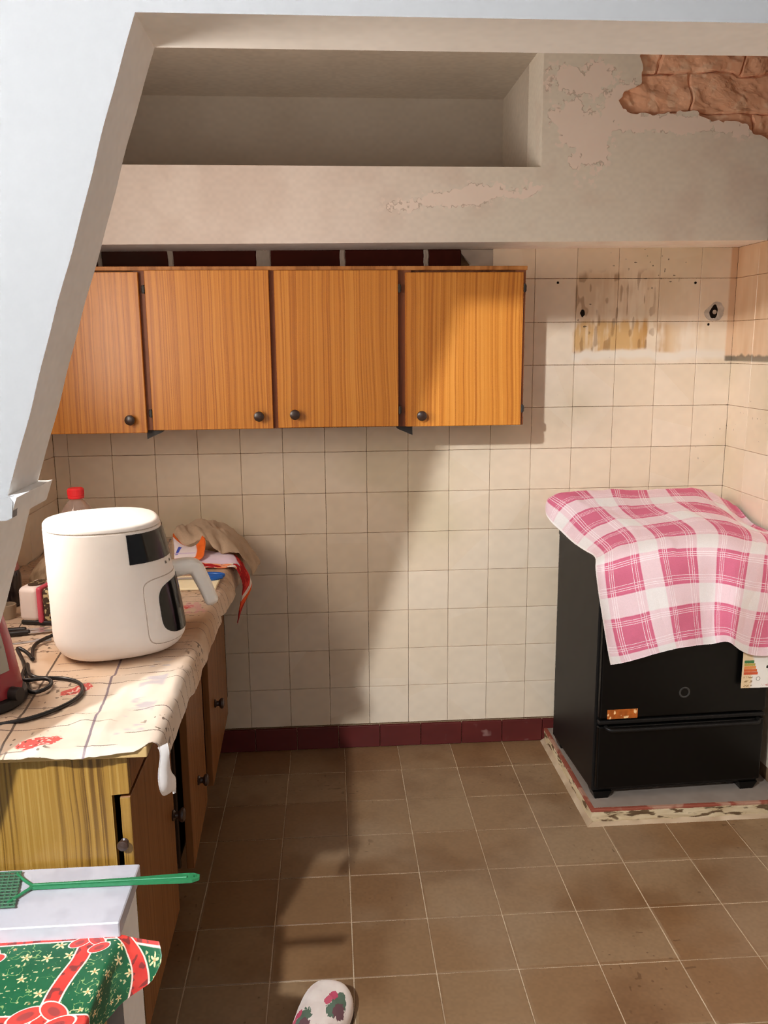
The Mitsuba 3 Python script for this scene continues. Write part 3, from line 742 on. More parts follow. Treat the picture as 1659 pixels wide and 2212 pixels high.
put('water_gauge', sheet(g, 0.002)[0], 'm_kettle_grey', kt, smooth=True, label='worn grey strip')
hz = smooth_path([(-0.05, 0.18), (-0.09, 0.175), (-0.115, 0.14), (-0.112, 0.09), (-0.078, 0.06)], 24)
put('handle', tube(np.stack([kc[0] + hz[:, 0] * 0.8, kc[1] - hz[:, 0] * 0.5 + 0.0, ZT + hz[:, 1]], 1), 0.011, 12), 'm_black_plastic', kt, smooth=True)
pa = -0.35
put('plug', trimesh.creation.cylinder(0.013, 0.02, sections=24).apply_transform(trimesh.transformations.rotation_matrix(math.pi / 2, [0, 1, 0])).apply_transform(trimesh.transformations.rotation_matrix(pa, [0, 0, 1])).apply_translation([kc[0] + 0.092 * math.cos(pa), kc[1] + 0.092 * math.sin(pa), ZT + 0.030]), 'm_black_plastic', kt, smooth=35)

# small white and pink radio
mat('m_radio', lin(220, 206, 200), rough=0.4, spec=0.4)
mat('m_pink', lin(190, 74, 92), rough=0.35, spec=0.4)
mat('m_mesh_dark', lambda p, n, uv: mix(lin(60, 46, 34), lin(168, 150, 112), smoothstep(0.58, 0.7, noise(p.x * 160, p.y * 160, p.z * 160))), rough=0.6, spec=0.3)
rd = thing('radio', 'small white box shaped radio with a pink band beside the air fryer', 'radio')
RT = T().translate([0.136, -0.968, ZT]).rotate([0, 0, 1], -12)
put('body', rbox([0, 0, 0.008], [0.052, 0.085, 0.098], 0.014), 'm_radio', rd, smooth=40, to=RT)
put('pink_band', rbox([0.0505, -0.001, 0.006], [0.064, 0.086, 0.099], 0.006), 'm_pink', rd, smooth=40, to=RT)
put('speaker_side', rbox([0.0625, 0.002, 0.006], [0.088, 0.083, 0.095], 0.011), 'm_mesh_dark', rd, smooth=40, to=RT)
put('base', rbox([0.002, 0.002, 0.0], [0.086, 0.083, 0.012], 0.005), 'm_black_plastic', rd, smooth=40, to=RT)
put('top_recess', lathe([[0, 0], [0.016, 0], [0.018, 0.0015], [0, 0.002]], 24), 'm_mesh_dark', rd, to=RT @ T().translate([0.030, 0.045, 0.0975]).scale([1, 1.7, 1]))

# bottles
scene['m_pet'] = {'type': 'blendbsdf', 'weight': 0.14, 'a': {'type': 'thindielectric', 'int_ior': 1.6, 'specular_transmittance': {'type': 'rgb', 'value': [0.93, 0.89, 0.87]}},
                  'b': {'type': 'twosided', 'bsdf': {'type': 'diffuse', 'reflectance': {'type': 'rgb', 'value': lin(238, 214, 208)}}}}
mat('m_red_cap', lin(214, 44, 50), rough=0.3, spec=0.5)
bt = thing('plastic_bottle', 'empty clear plastic bottle with a red screw cap behind the air fryer', 'bottle')
B = (0.205, -0.645, ZT)
put('shell', lathe([[0.0, 0.004], [0.045, 0.0], [0.056, 0.012], [0.058, 0.03], [0.058, 0.10], [0.055, 0.112], [0.058, 0.125], [0.060, 0.180], [0.058, 0.198], [0.050, 0.216], [0.036, 0.240], [0.022, 0.258], [0.0155, 0.264], [0.0145, 0.268], [0.0145, 0.288]], 48, B), 'm_pet', bt, smooth=40)
cap = trimesh.util.concatenate([lathe([[0, 0.266], [0.0215, 0.266], [0.0225, 0.268], [0.0225, 0.272], [0.0212, 0.2735], [0.0222, 0.275], [0.0220, 0.292], [0.0195, 0.295], [0.0, 0.2955]], 40, B)] +
    [cbox([-0.0007, 0.0215, 0.276], [0.0007, 0.0230, 0.291], 0.0002).apply_transform(trimesh.transformations.rotation_matrix(k * math.pi / 20, [0, 0, 1])).apply_translation(B) for k in range(40)])
put('cap', cap, 'm_red_cap', bt, smooth=30, label='red ribbed screw cap')
mat('m_dark_glass', lin(24, 18, 20), rough=0.12, spec=0.6)
mat('m_rosy', lin(150, 92, 88), rough=0.4, spec=0.4)
db = thing('dark_bottle', 'dark bottle with a rosy top standing behind the radio', 'bottle')
B = (0.052, -0.79, ZT)
put('body', lathe([[0, 0], [0.028, 0], [0.032, 0.004], [0.032, 0.085], [0.029, 0.098], [0, 0.099]], 36, B), 'm_dark_glass', db, smooth=35)
put('top', lathe([[0, 0.099], [0.029, 0.0985], [0.030, 0.106], [0.024, 0.124], [0.014, 0.134], [0, 0.137]], 36, B), 'm_rosy', db, smooth=35)
# jar lying rim up, cutlery, bundle
mat('m_jar', lin(150, 132, 112), rough=0.25, spec=0.5)
jr = put('small_cup', lathe([[0, 0.004], [0.016, 0.002], [0.019, 0.0], [0.022, 0.020], [0.023, 0.036], [0.0205, 0.037], [0.0195, 0.020], [0.016, 0.006], [0, 0.006]], 32, (0.085, -0.905, ZT)), 'm_jar', smooth=35)
tag(jr, 'little grey brown cup between the radio and the kettle', 'cup')
mat('m_steel', lin(196, 194, 194), rough=0.25, spec=0.5, metallic=0.8)


def knife(x, y, ang, length, blade, name, label):
    k = thing(name, label, 'knife')
    t = T().translate([x, y, ZT + 0.001]).rotate([0, 0, 1], ang)
    put('handle', rbox([0, -0.007, 0.0], [length, 0.007, 0.012], 0.0045, 2), 'm_black_plastic', k, smooth=40, to=t)
    pl = Polygon([(length - 0.004, -0.007), (length + blade * 0.6, -0.009), (length + blade, 0.004), (length + blade * 0.7, 0.007), (length - 0.004, 0.006)])
    put('blade', trimesh.creation.extrude_polygon(pl, 0.0015, engine='earcut'), 'm_steel', k, to=t @ T().translate([0, 0, 0.004]))


knife(0.098, -1.035, 8, 0.075, 0.055, 'table_knife', 'black handled knife with a short bright blade, nearest the radio')
knife(0.120, -1.062, 14, 0.070, 0.070, 'paring_knife', 'black handled knife lying between the other knife and the cord')
fk = thing('fork', 'steel fork lying beside the black cord', 'fork')
t = T().translate([0.150, -1.125, ZT + 0.001]).rotate([0, 0, 1], 20)
put('handle', rbox([0, -0.004, 0], [0.075, 0.004, 0.003], 0.0013, 2), 'm_steel', fk, smooth=40, to=t)
for k in range(3):
    put('tine', rbox([0.073, -0.010 + 0.008 * k, 0], [0.108, -0.006 + 0.008 * k, 0.003], 0.0013, 2), 'm_steel', fk, smooth=40, to=t)
mat('m_bag_beige', lambda p, n, uv: mix(lin(186, 164, 138), lin(150, 126, 102), smoothstep(0.4, 0.7, fbm(p.x * 30, p.y * 30, p.z * 30))), rough=0.8, spec=0.1)
ctl = [[(0.06, -0.60, 0.855), (0.075, -0.62, 0.895), (0.09, -0.58, 0.915), (0.10, -0.50, 0.90), (0.10, -0.44, 0.856)],
       [(0.10, -0.67, 0.855), (0.11, -0.665, 0.905), (0.12, -0.60, 0.945), (0.13, -0.50, 0.925), (0.13, -0.42, 0.856)],
       [(0.15, -0.735, 0.855), (0.15, -0.725, 0.900), (0.155, -0.715, 0.935), (0.16, -0.71, 0.915), (0.16, -0.708, 0.856)]]
g = spline_grid(ctl, 30, 40)
g[..., 0] -= 0.022
g[..., 2] += (meshkit.fbm(g * 38, 3) - 0.5) * 0.010
m, uv = sheet(g, 0.002)
bb = put('paper_bag', m, 'm_bag_beige', smooth=True, uv=uv)
tag(bb, 'crumpled beige paper bag behind the radio', 'bag')

# ------------------------------------------------------------------ heap of cloths at the far end
mat('m_beige_cloth', lambda p, n, uv: mix(lin(186, 162, 138), lin(168, 144, 120), fbm(p.x * 16, p.y * 16, p.z * 16)) * (0.95 + 0.1 * noise(p.x * 300, p.y * 300, p.z * 300)), rough=0.9, spec=0.05)
beige = [
    [(0.411, -0.340, 0.858), (0.407, -0.330, 0.899), (0.417, -0.300, 0.946), (0.441, -0.260, 0.958), (0.463, -0.200, 0.954), (0.466, -0.120, 0.931), (0.47, -0.06, 0.87)],
    [(0.456, -0.370, 0.905), (0.463, -0.360, 0.930), (0.472, -0.320, 0.945), (0.490, -0.260, 0.957), (0.502, -0.200, 0.957), (0.506, -0.120, 0.933), (0.51, -0.06, 0.87)],
    [(0.518, -0.380, 0.931), (0.522, -0.360, 0.937), (0.528, -0.320, 0.947), (0.536, -0.260, 0.952), (0.544, -0.200, 0.948), (0.549, -0.120, 0.926), (0.55, -0.06, 0.87)],
    [(0.546, -0.400, 0.908), (0.561, -0.380, 0.922), (0.574, -0.330, 0.929), (0.582, -0.270, 0.931), (0.588, -0.210, 0.928), (0.588, -0.130, 0.907), (0.59, -0.06, 0.865)],
    [(0.574, -0.400, 0.896), (0.597, -0.380, 0.900), (0.613, -0.340, 0.905), (0.620, -0.280, 0.906), (0.625, -0.220, 0.897), (0.624, -0.150, 0.877), (0.622, -0.09, 0.86)],
    [(0.634, -0.390, 0.877), (0.647, -0.370, 0.871), (0.654, -0.330, 0.864), (0.657, -0.280, 0.860), (0.659, -0.230, 0.853), (0.658, -0.180, 0.837), (0.655, -0.13, 0.82)],
    [(0.666, -0.360, 0.812), (0.671, -0.340, 0.810), (0.675, -0.310, 0.811), (0.680, -0.280, 0.813), (0.684, -0.250, 0.815), (0.681, -0.210, 0.808), (0.676, -0.17, 0.80)]]
g = spline_grid(beige, 90, 70)
nn = np.stack([g[..., 0] * 26 + g[..., 1] * 10, g[..., 1] * 9, g[..., 2] * 0], -1)
g += (meshkit.fbm(nn, 3) - 0.5)[..., None] * np.array([0.006, -0.014, 0.030]) + (np.abs(meshkit.noise(nn * 1.7 + 9) - 0.5))[..., None] * np.array([0.0, 0.0, -0.014])
m, uv = sheet(g, 0.003)
bcl = put('beige_apron', m, 'm_beige_cloth', smooth=True, uv=uv)
tag(bcl, 'rumpled beige cloth heaped on top at the far end of the worktop', 'cloth')


def bag_color(p, n, uv):
    c = mix(lin(224, 208, 214), lin(236, 226, 226), fbm(uv.x * 5, uv.y * 5))
    u, v = uv.x, uv.y
    edge = smoothstep(0.24, 0.20, v) + smoothstep(0.60, 0.66, u + 0.05 * noise(v * 5)) + smoothstep(0.80, 0.84, v) * smoothstep(0.30, 0.25, u)
    c = mix(c, lin(226, 106, 40), dr.clip(edge, 0, 1))
    c = mix(c, lin(70, 84, 178), smoothstep(0.05, 0.03, dr.abs(u - 0.10 - 0.35 * (v - 0.4))) * smoothstep(0.30, 0.34, v) * smoothstep(0.62, 0.58, v))
    return mix(c, lin(206, 184, 214), 0.7 * smoothstep(0.03, 0.01, dr.abs(v - 0.36)) * smoothstep(0.60, 0.56, u))


mat('m_bag', bag_color, rough=0.45, spec=0.3)
bag = [
    [(0.430, -0.440, 0.861), (0.430, -0.430, 0.884), (0.426, -0.400, 0.907), (0.419, -0.370, 0.931), (0.416, -0.345, 0.945)],
    [(0.465, -0.442, 0.867), (0.467, -0.432, 0.887), (0.466, -0.405, 0.903), (0.465, -0.385, 0.908), (0.462, -0.370, 0.906)],
    [(0.501, -0.444, 0.875), (0.505, -0.434, 0.890), (0.505, -0.405, 0.907), (0.501, -0.385, 0.912), (0.495, -0.375, 0.914)],
    [(0.522, -0.436, 0.890), (0.525, -0.426, 0.902), (0.526, -0.408, 0.922), (0.522, -0.392, 0.936), (0.513, -0.382, 0.943)]]
m, uv = sheet(spline_grid(bag, 40, 40), 0.002)
bg = put('shopping_bag', m, 'm_bag', smooth=True, uv=uv)
tag(bg, 'folded white shopping bag edged in orange under the beige cloth', 'bag')


def red_color(p, n, uv):
    u, v = uv.x, uv.y
    c = mix(lin(232, 214, 222), lin(222, 200, 220), fbm(u * 4, v * 4))
    hem = smoothstep(0.40, 0.34, v) * smoothstep(0.60, 0.50, u)
    d1, d2, r = voronoi(u * 16 + 3, v * 9)
    band = mix(lin(178, 40, 44), lin(236, 150, 104), smoothstep(0.45, 0.55, r))
    band = mix(band, lin(240, 226, 214), smoothstep(0.78, 0.8, r))
    band = mix(band, lin(90, 30, 32), smoothstep(0.12, 0.05, d2 - d1) * 0.5)
    c = mix(c, band, hem)
    w = u + 0.10 * (v - 0.5)
    tc = mi.Color3f(lin(158, 34, 36))
    for a0, col in ((0.60, (196, 60, 52)), (0.64, (226, 208, 196)), (0.70, (224, 92, 42)), (0.80, (150, 30, 32)), (0.955, (222, 210, 200))):
        tc = mix(tc, lin(*col), smoothstep(a0 - 0.006, a0 + 0.006, w))
    tc = mix(tc, lin(160, 140, 134), smoothstep(0.80, 0.86, v) * smoothstep(0.50, 0.54, u) * smoothstep(0.80, 0.76, u))
    tc = mix(tc, lin(214, 70, 60), 0.6 * smoothstep(0.62, 0.7, noise(u * 40, v * 14, 3)))
    return mix(c, tc, smoothstep(0.44, 0.46, w))


mat('m_red_cloth', red_color, rough=0.85, spec=0.1)
redc = [
    [(0.447, -0.460, 0.866), (0.449, -0.435, 0.873), (0.453, -0.400, 0.880), (0.453, -0.330, 0.879)],
    [(0.512, -0.470, 0.863), (0.511, -0.445, 0.868), (0.510, -0.405, 0.883), (0.508, -0.330, 0.883)],
    [(0.584, -0.470, 0.858), (0.580, -0.445, 0.860), (0.569, -0.410, 0.878), (0.563, -0.340, 0.876)],
    [(0.622, -0.465, 0.855), (0.625, -0.440, 0.857), (0.622, -0.410, 0.868), (0.615, -0.360, 0.868)],
    [(0.642, -0.440, 0.800), (0.651, -0.420, 0.806), (0.655, -0.400, 0.813), (0.650, -0.375, 0.826)],
    [(0.636, -0.430, 0.748), (0.649, -0.415, 0.755), (0.662, -0.398, 0.768), (0.660, -0.380, 0.780)],
    [(0.626, -0.425, 0.702), (0.636, -0.415, 0.715), (0.644, -0.405, 0.730), (0.645, -0.396, 0.745)],
    [(0.617, -0.422, 0.655), (0.619, -0.420, 0.664), (0.622, -0.415, 0.673), (0.624, -0.410, 0.681)]]
g = spline_grid(redc, 80, 34)
g += (meshkit.fbm(g * 34, 3) - 0.5)[..., None] * np.array([0.004, 0.006, 0.006])
m, uv = sheet(g, 0.003)
rc = put('patterned_cloth', m, 'm_red_cloth', smooth=True, uv=uv)
tag(rc, 'white cloth with red and orange border hanging over the far corner of the worktop', 'cloth')
mat('m_blue', lin(22, 88, 172), rough=0.3, spec=0.5)
mat('m_cream', lin(238, 226, 190), rough=0.5, spec=0.3)
sc = thing('scissors', 'scissors with blue plastic loop handles in front of the patterned cloth', 'scissors')
lp = lambda pts: tube(np.vstack([smooth_path(pts + [pts[0]], 40)]), 0.0055, 10)
put('handle', lp([(0.535, -0.585, ZT + 0.014), (0.570, -0.572, ZT + 0.014), (0.602, -0.592, ZT + 0.014), (0.585, -0.606, ZT + 0.014), (0.548, -0.606, ZT + 0.014)]), 'm_blue', sc, smooth=True)
put('handle', lp([(0.535, -0.625, ZT + 0.013), (0.565, -0.628, ZT + 0.013), (0.598, -0.606, ZT + 0.013), (0.570, -0.604, ZT + 0.013), (0.545, -0.612, ZT + 0.013)]), 'm_blue', sc, smooth=True)
put('blade', cbox([0.46, -0.612, ZT + 0.009], [0.545, -0.598, ZT + 0.0115], 0.0005), 'm_steel', sc)
nb = put('notepad', rbox([0.46, -0.70, ZT], [0.592, -0.565, ZT + 0.0075], 0.002, 2), 'm_cream')
tag(nb, 'cream notepad lying under the blue handled scissors', 'notepad')

# ------------------------------------------------------------------ cooker on its plinth
mat('m_plinth', lambda p, n, uv: mix(mix(lin(206, 190, 160), lin(176, 152, 116), fbm(p.x * 16, p.y * 16, p.z * 30)), lin(96, 76, 54), smoothstep(0.53, 0.62, fbm(p.x * 22, p.y * 22, p.z * 60, octaves=4))), rough=0.9, spec=0.1,
    bump=lambda p, n, uv: 0.008 * fbm(p.x * 40, p.y * 40, p.z * 50, octaves=4), bump_scale=0.8)
mat('m_plinth_top', lambda p, n, uv: mix(lin(150, 138, 128), lin(122, 108, 98), fbm(p.x * 14, p.y * 14, p.z * 14)), rough=0.8, spec=0.15)
mat('m_red_edge', lambda p, n, uv: mix(lin(136, 72, 56), lin(164, 124, 104), smoothstep(0.55, 0.65, fbm(p.x * 20, p.y * 20, p.z * 20))), rough=0.7, spec=0.2)
PX, PY, PH = 1.752, -0.610, 0.052
pm = cbox([PX, PY, -0.003], [XR - 0.001, -0.004, PH - 0.006], 0.003)
for _ in range(5):
    pm = pm.subdivide()
v = pm.vertices
sidev = (v[:, 0] < PX + 0.004) | (v[:, 1] < PY + 0.004)
v = v + (np.stack([meshkit.fbm(v * 42 + s, 3) for s in (0, 31, 67)], 1) - 0.5) * np.array([0.012, 0.014, 0.004]) * sidev[:, None]
pm = trimesh.Trimesh(v, pm.faces, process=False)
plinth = struct('kerb_plinth', pm, 'm_plinth', smooth=50)
put('top_screed', cbox([PX + 0.012, PY + 0.012, PH - 0.008], [XR - 0.002, -0.005, PH - 0.001], 0.001), 'm_plinth_top', plinth)
eg = trimesh.util.concatenate([cbox([PX - 0.001, PY - 0.001, PH - 0.010], [XR - 0.002, PY + 0.013, PH], 0.002), cbox([PX - 0.001, PY + 0.011, PH - 0.010], [PX + 0.013, -0.006, PH], 0.002)])
put('red_edging', eg, 'm_red_edge', plinth)
put('mortar_fillet', trimesh.util.concatenate([hull([[PX - 0.016, PY - 0.016, 0], [PX - 0.016, -0.012, 0], [PX + 0.002, -0.012, 0.012], [PX + 0.002, PY - 0.002, 0.012], [PX + 0.01, PY, 0], [PX + 0.01, -0.012, 0]]),
    hull([[PX - 0.016, PY - 0.016, 0], [XR - 0.003, PY - 0.014, 0], [XR - 0.003, PY + 0.002, 0.010], [PX, PY + 0.002, 0.010], [PX, PY + 0.01, 0], [XR - 0.003, PY + 0.01, 0]])]), 'm_floor_grout', plinth)

mat('m_enamel', lin(5, 5, 5), rough=0.32, spec=0.22)
mat('m_enamel_side', lambda p, n, uv: mix(lin(18, 17, 16), lin(14, 13, 13), fbm(p.x * 5, p.y * 5, p.z * 3)), rough=0.45, spec=0.25)
mat('m_emblem', lin(46, 45, 44), rough=0.35, spec=0.4)
sv = thing('cooker', 'black enamel gas cooker standing on the low plinth beside the tiled wall', 'cooker')
SX0, SX1, SY0, SY1 = 1.772, 2.352, -0.555, -0.12
ST = T().translate([SX0, SY0, 0]).rotate([0, 0, 1], 2.2).translate([-SX0, -SY0, 0])
put('body', trimesh.util.concatenate([cbox([SX0, SY0 + 0.012, 0.078], [SX1, SY1, 0.872], 0.004)]), 'm_enamel_side', sv, to=ST)
put('hob', cbox([SX0 - 0.002, SY0 - 0.012, 0.858], [SX1 + 0.002, SY1 + 0.002, 0.880], 0.005), 'm_enamel', sv, to=ST)
put('backguard', cbox([SX0 + 0.01, SY1 - 0.055, 0.88], [SX1 - 0.005, SY1 - 0.03, 0.985], 0.006), 'm_enamel', sv, to=ST)
put('control_panel', cbox([SX0 + 0.004, SY0 - 0.010, 0.770], [SX1 - 0.004, SY0 + 0.013, 0.856], 0.005), 'm_enamel', sv, to=ST)
od = put('oven_door', rbox([SX0 + 0.006, SY0 - 0.016, 0.345], [SX1 - 0.006, SY0 + 0.013, 0.764], 0.007, 2), 'm_enamel', sv, smooth=40, to=ST)
put('emblem', lathe([[0.013, 0], [0.019, 0], [0.019, 0.0012], [0.016, 0.002], [0.013, 0.0012], [0.013, 0]], 32), 'm_emblem', od, to=ST @ T().translate([2.060, SY0 - 0.0158, 0.425]).rotate([1, 0, 0], 90), smooth=30)
dw = put('drawer', rbox([SX0 + 0.006, SY0 - 0.012, 0.098], [SX1 - 0.006, SY0 + 0.013, 0.318], 0.006, 2), 'm_enamel', sv, smooth=40, to=ST)
hd = put('handle', tube(smooth_path([(SX0 + 0.03, SY0 - 0.010, 0.318), (SX0 + 0.034, SY0 - 0.026, 0.314), (SX0 + 0.06, SY0 - 0.030, 0.312), (2.06, SY0 - 0.030, 0.312), (SX1 - 0.06, SY0 - 0.030, 0.312), (SX1 - 0.034, SY0 - 0.026, 0.314), (SX1 - 0.03, SY0 - 0.010, 0.318)], 60), 0.007, 10), 'm_enamel_side', dw, smooth=True, to=ST)
put('top_lip', cbox([SX0 + 0.006, SY0 - 0.014, 0.325], [SX1 - 0.006, SY0 + 0.01, 0.338], 0.003), 'm_enamel_side', dw, to=ST)
for x in (SX0 + 0.035, SX1 - 0.035):
    for y in (SY0 + 0.035, SY1 - 0.04):
        put('foot', hull([[x - 0.032, y - 0.03, 0.08], [x + 0.032, y - 0.03, 0.08], [x - 0.032, y + 0.03, 0.08], [x + 0.032, y + 0.03, 0.08], [x - 0.022, y - 0.022, PH - 0.001], [x + 0.022, y - 0.022, PH - 0.001], [x - 0.022, y + 0.022, PH - 0.001], [x + 0.022, y + 0.022, PH - 0.001]]), 'm_enamel', sv, to=ST)
for k in range(4):
    put('knob', lathe([[0, 0], [0.018, 0], [0.017, 0.012], [0.012, 0.02], [0, 0.021]], 24), 'm_enamel_side', sv, smooth=35, to=ST @ T().translate([SX0 + 0.10 + 0.125 * k, SY0 - 0.010, 0.812]).rotate([1, 0, 0], 90))
for cx in (SX0 + 0.15, SX1 - 0.15):
    for cy in (SY0 + 0.11, SY0 + 0.31):
        gr = put('pan_support', trimesh.util.concatenate([cbox([cx - 0.09, cy - 0.004, 0.895], [cx + 0.09, cy + 0.004, 0.905], 0.001), cbox([cx - 0.004, cy - 0.09, 0.895], [cx + 0.004, cy + 0.09, 0.905], 0.001)] +
            [cbox([cx + a - 0.004, cy + b - 0.004, 0.879], [cx + a + 0.004, cy + b + 0.004, 0.90], 0.001) for a, b in ((0.085, 0), (-0.085, 0), (0, 0.085), (0, -0.085))]), 'm_enamel', sv, to=ST)

# stickers on the oven door
mat('m_foil', lambda p, n, uv: mix(mix(lin(190, 100, 36), lin(120, 58, 20), fbm(p.x * 60, p.z * 30, 1)), lin(236, 196, 140), smoothstep(0.58, 0.72, fbm(p.x * 70 + 3, p.z * 60, 2))), rough=0.25, spec=0.5)
put('foil_label', cbox([1.803, SY0 - 0.0172, 0.345 + 0.001], [1.905, SY0 - 0.0158, 0.378], 0.0003), 'm_foil', od, to=ST, label='small amber foil label')
LX, LZ, LW, LH = 2.242, 0.437, 0.105, 0.165


def energy(p, n, uv):
    u, v = (p.x - LX) / LW, (p.z - LZ) / LH
    c = mix(lin(226, 220, 212), lin(216, 186, 140), 0.85 * smoothstep(0.40, 0.30, u + 0.06 * noise(v * 20, 2)))
    for z0, w, col in ((0.545, 0.36, (66, 110, 66)), (0.485, 0.40, (170, 150, 74)), (0.425, 0.43, (208, 132, 74)), (0.365, 0.47, (196, 96, 56)), (0.305, 0.50, (190, 82, 52))):
        c = mix(c, lin(*col), smoothstep(0.030, 0.026, dr.abs(v - z0)) * smoothstep(w + 0.01, w, u) * smoothstep(0.05, 0.06, u))
    txt = smoothstep(0.5, 0.56, noise(u * 40, v * 60, 3)) * smoothstep(0.012, 0.008, dr.abs(v * 11 - dr.floor(v * 11) - 0.5) / 11 - 0.012) * smoothstep(0.25, 0.23, v) * smoothstep(0.06, 0.07, u) * smoothstep(0.36, 0.34, u)
    c = mix(c, lin(128, 92, 40), 0.8 * txt)
    r = dr.sqrt(dr.square((u - 0.53) * LW) + dr.square((v - 0.19) * LH))
    c = mix(c, lin(140, 138, 128), 0.8 * smoothstep(0.0016, 0.0010, dr.abs(r - 0.0062)))
    pill = smoothstep(0.030, 0.026, dr.abs(v - 0.43)) * smoothstep(0.10, 0.095, dr.abs(u - 0.86))
    c = mix(c, lin(28, 30, 20), pill * (1 - smoothstep(0.018, 0.014, dr.abs(v - 0.43)) * smoothstep(0.05, 0.04, dr.abs(u - 0.86))))
    return mix(c, lin(170, 70, 60), 0.8 * smoothstep(0.022, 0.018, dr.abs(v - 0.06)) * smoothstep(0.62, 0.64, u) * smoothstep(0.45, 0.55, noise(u * 60, v * 40)))


mat('m_energy', energy, rough=0.45, spec=0.3)
put('energy_label', cbox([LX, SY0 - 0.0174, LZ], [LX + LW, SY0 - 0.0158, LZ + LH], 0.0003), 'm_energy', od, label='energy label with green to red bars')

# pink checked cloth thrown over the cooker
PLU, PLV, PLO = 0.190, 0.176, [0.0]


def plaid(p, n, uv):
    def stripe(t, period, lo, hi):
        f = t / period - dr.floor(t / period)
        s = smoothstep(lo - 0.01, lo + 0.01, f) * smoothstep(hi + 0.01, hi - 0.01, f)
        line = mi.Float(0)
        for q in (lo + 0.07, lo + 0.105, lo + 0.14, hi - 0.07, hi - 0.105, hi - 0.16):
            line = dr.maximum(line, smoothstep(0.007, 0.003, dr.abs(f - q)))
        dk = smoothstep(0.012, 0.005, dr.abs(f - lo - 0.02)) + smoothstep(0.012, 0.005, dr.abs(f - hi + 0.02))
        return s, line, dk
    a, la, da = stripe(uv.x - 0.009, PLU, 0.12, 0.77)
    b, lb, db = stripe(uv.y - PLO[0], PLV, 0.12, 0.76)
    c = mix(lin(226, 220, 218), lin(224, 172, 186), 0.5 * a + 0.5 * b - 0.25 * a * b)
    c = mix(c, lin(204, 108, 134), a * b)
    c = mix(c, lin(196, 92, 122), dr.clip(0.5 * a * b * (da + db), 0, 0.6))
    c = mix(c, lin(244, 232, 234), dr.clip(0.75 * (a * la + b * lb) * (0.5 + 0.5 * dr.maximum(a, b)), 0, 0.7))
    weave = 0.95 + 0.1 * noise(uv.x * 900, uv.y * 900)
    hem = smoothstep(0.014, 0.010, dr.minimum(uv.x + 0.008, 9))
    return mix(c * weave, lin(240, 234, 230), 0.8 * hem)


mat('m_plaid', plaid, rough=0.85, spec=0.1, bump=lambda p, n, uv: 0.0004 * noise(uv.x * 500, uv.y * 500), bump_scale=1.0)
pc = [
    [(1.752, -0.075, 0.905), (1.801, -0.070, 0.92), (1.973, -0.068, 0.93), (2.147, -0.068, 0.93), (2.270, -0.068, 0.93), (2.360, -0.075, 0.91), (2.40, -0.080, 0.90)],
    [(1.722, -0.110, 0.965), (1.785, -0.100, 0.995), (1.965, -0.092, 1.000), (2.135, -0.092, 1.000), (2.255, -0.092, 0.998), (2.350, -0.100, 0.965), (2.398, -0.11, 0.94)],
    [(1.694, -0.160, 0.945), (1.775, -0.150, 1.015), (1.951, -0.140, 1.017), (2.121, -0.140, 1.018), (2.242, -0.140, 1.016), (2.335, -0.150, 0.982), (2.396, -0.160, 0.955)],
    [(1.715, -0.240, 0.906), (1.806, -0.240, 0.983), (1.930, -0.250, 0.993), (2.103, -0.250, 1.000), (2.244, -0.250, 0.990), (2.340, -0.260, 0.935), (2.398, -0.260, 0.922)],
    [(1.740, -0.380, 0.881), (1.827, -0.370, 0.949), (1.941, -0.380, 0.967), (2.106, -0.380, 0.982), (2.250, -0.380, 0.963), (2.335, -0.390, 0.930), (2.398, -0.380, 0.912)],
    [(1.750, -0.530, 0.880), (1.842, -0.510, 0.920), (1.957, -0.520, 0.948), (2.130, -0.520, 0.960), (2.238, -0.520, 0.937), (2.316, -0.520, 0.917), (2.398, -0.510, 0.900)],
    [(1.734, -0.600, 0.868), (1.824, -0.602, 0.886), (1.940, -0.612, 0.912), (2.098, -0.612, 0.916), (2.182, -0.630, 0.904), (2.266, -0.610, 0.885), (2.391, -0.600, 0.868)],
    [(1.741, -0.615, 0.794), (1.832, -0.618, 0.811), (1.951, -0.632, 0.837), (2.098, -0.618, 0.836), (2.164, -0.650, 0.829), (2.260, -0.618, 0.802), (2.396, -0.615, 0.783)],
    [(1.762, -0.620, 0.676), (1.858, -0.622, 0.688), (1.973, -0.642, 0.721), (2.103, -0.618, 0.724), (2.151, -0.660, 0.726), (2.246, -0.618, 0.689), (2.401, -0.620, 0.694)],
    [(1.788, -0.620, 0.554), (1.896, -0.622, 0.576), (1.999, -0.645, 0.611), (2.117, -0.618, 0.611), (2.149, -0.660, 0.628), (2.233, -0.618, 0.572), (2.403, -0.620, 0.586)]]
g = spline_grid(pc, 170, 130)
seg = lambda ax_: np.concatenate([np.zeros_like(np.take(g[..., 0], [0], ax_)), np.cumsum(np.linalg.norm(np.diff(g, axis=ax_), axis=-1), ax_)], ax_)
U = np.broadcast_to(seg(1).mean(0)[None], g.shape[:2])
Vv = np.broadcast_to(seg(0).mean(1)[:, None], g.shape[:2])
PLO[0] = float(Vv[int(169 * 6 / 9), 0]) - 0.12 * PLV
fold = meshkit.fbm(np.stack([U * 13, Vv * 5, U * 0], -1), 3) - 0.5
top = np.clip((g[..., 2] - 0.86) / 0.04, 0, 1)
g = g + np.stack([fold * 0, -np.abs(fold) * 0.016 * (1 - top), np.clip(fold + 0.12, 0, 1) * 0.022 * top], -1)
m, uv = sheet(g, 0.0016, np.stack([U, Vv], -1))
pl = put('checked_cloth', m, 'm_plaid', smooth=True, uv=uv)
tag(pl, 'pink and white checked cotton cloth draped over the black cooker', 'cloth')

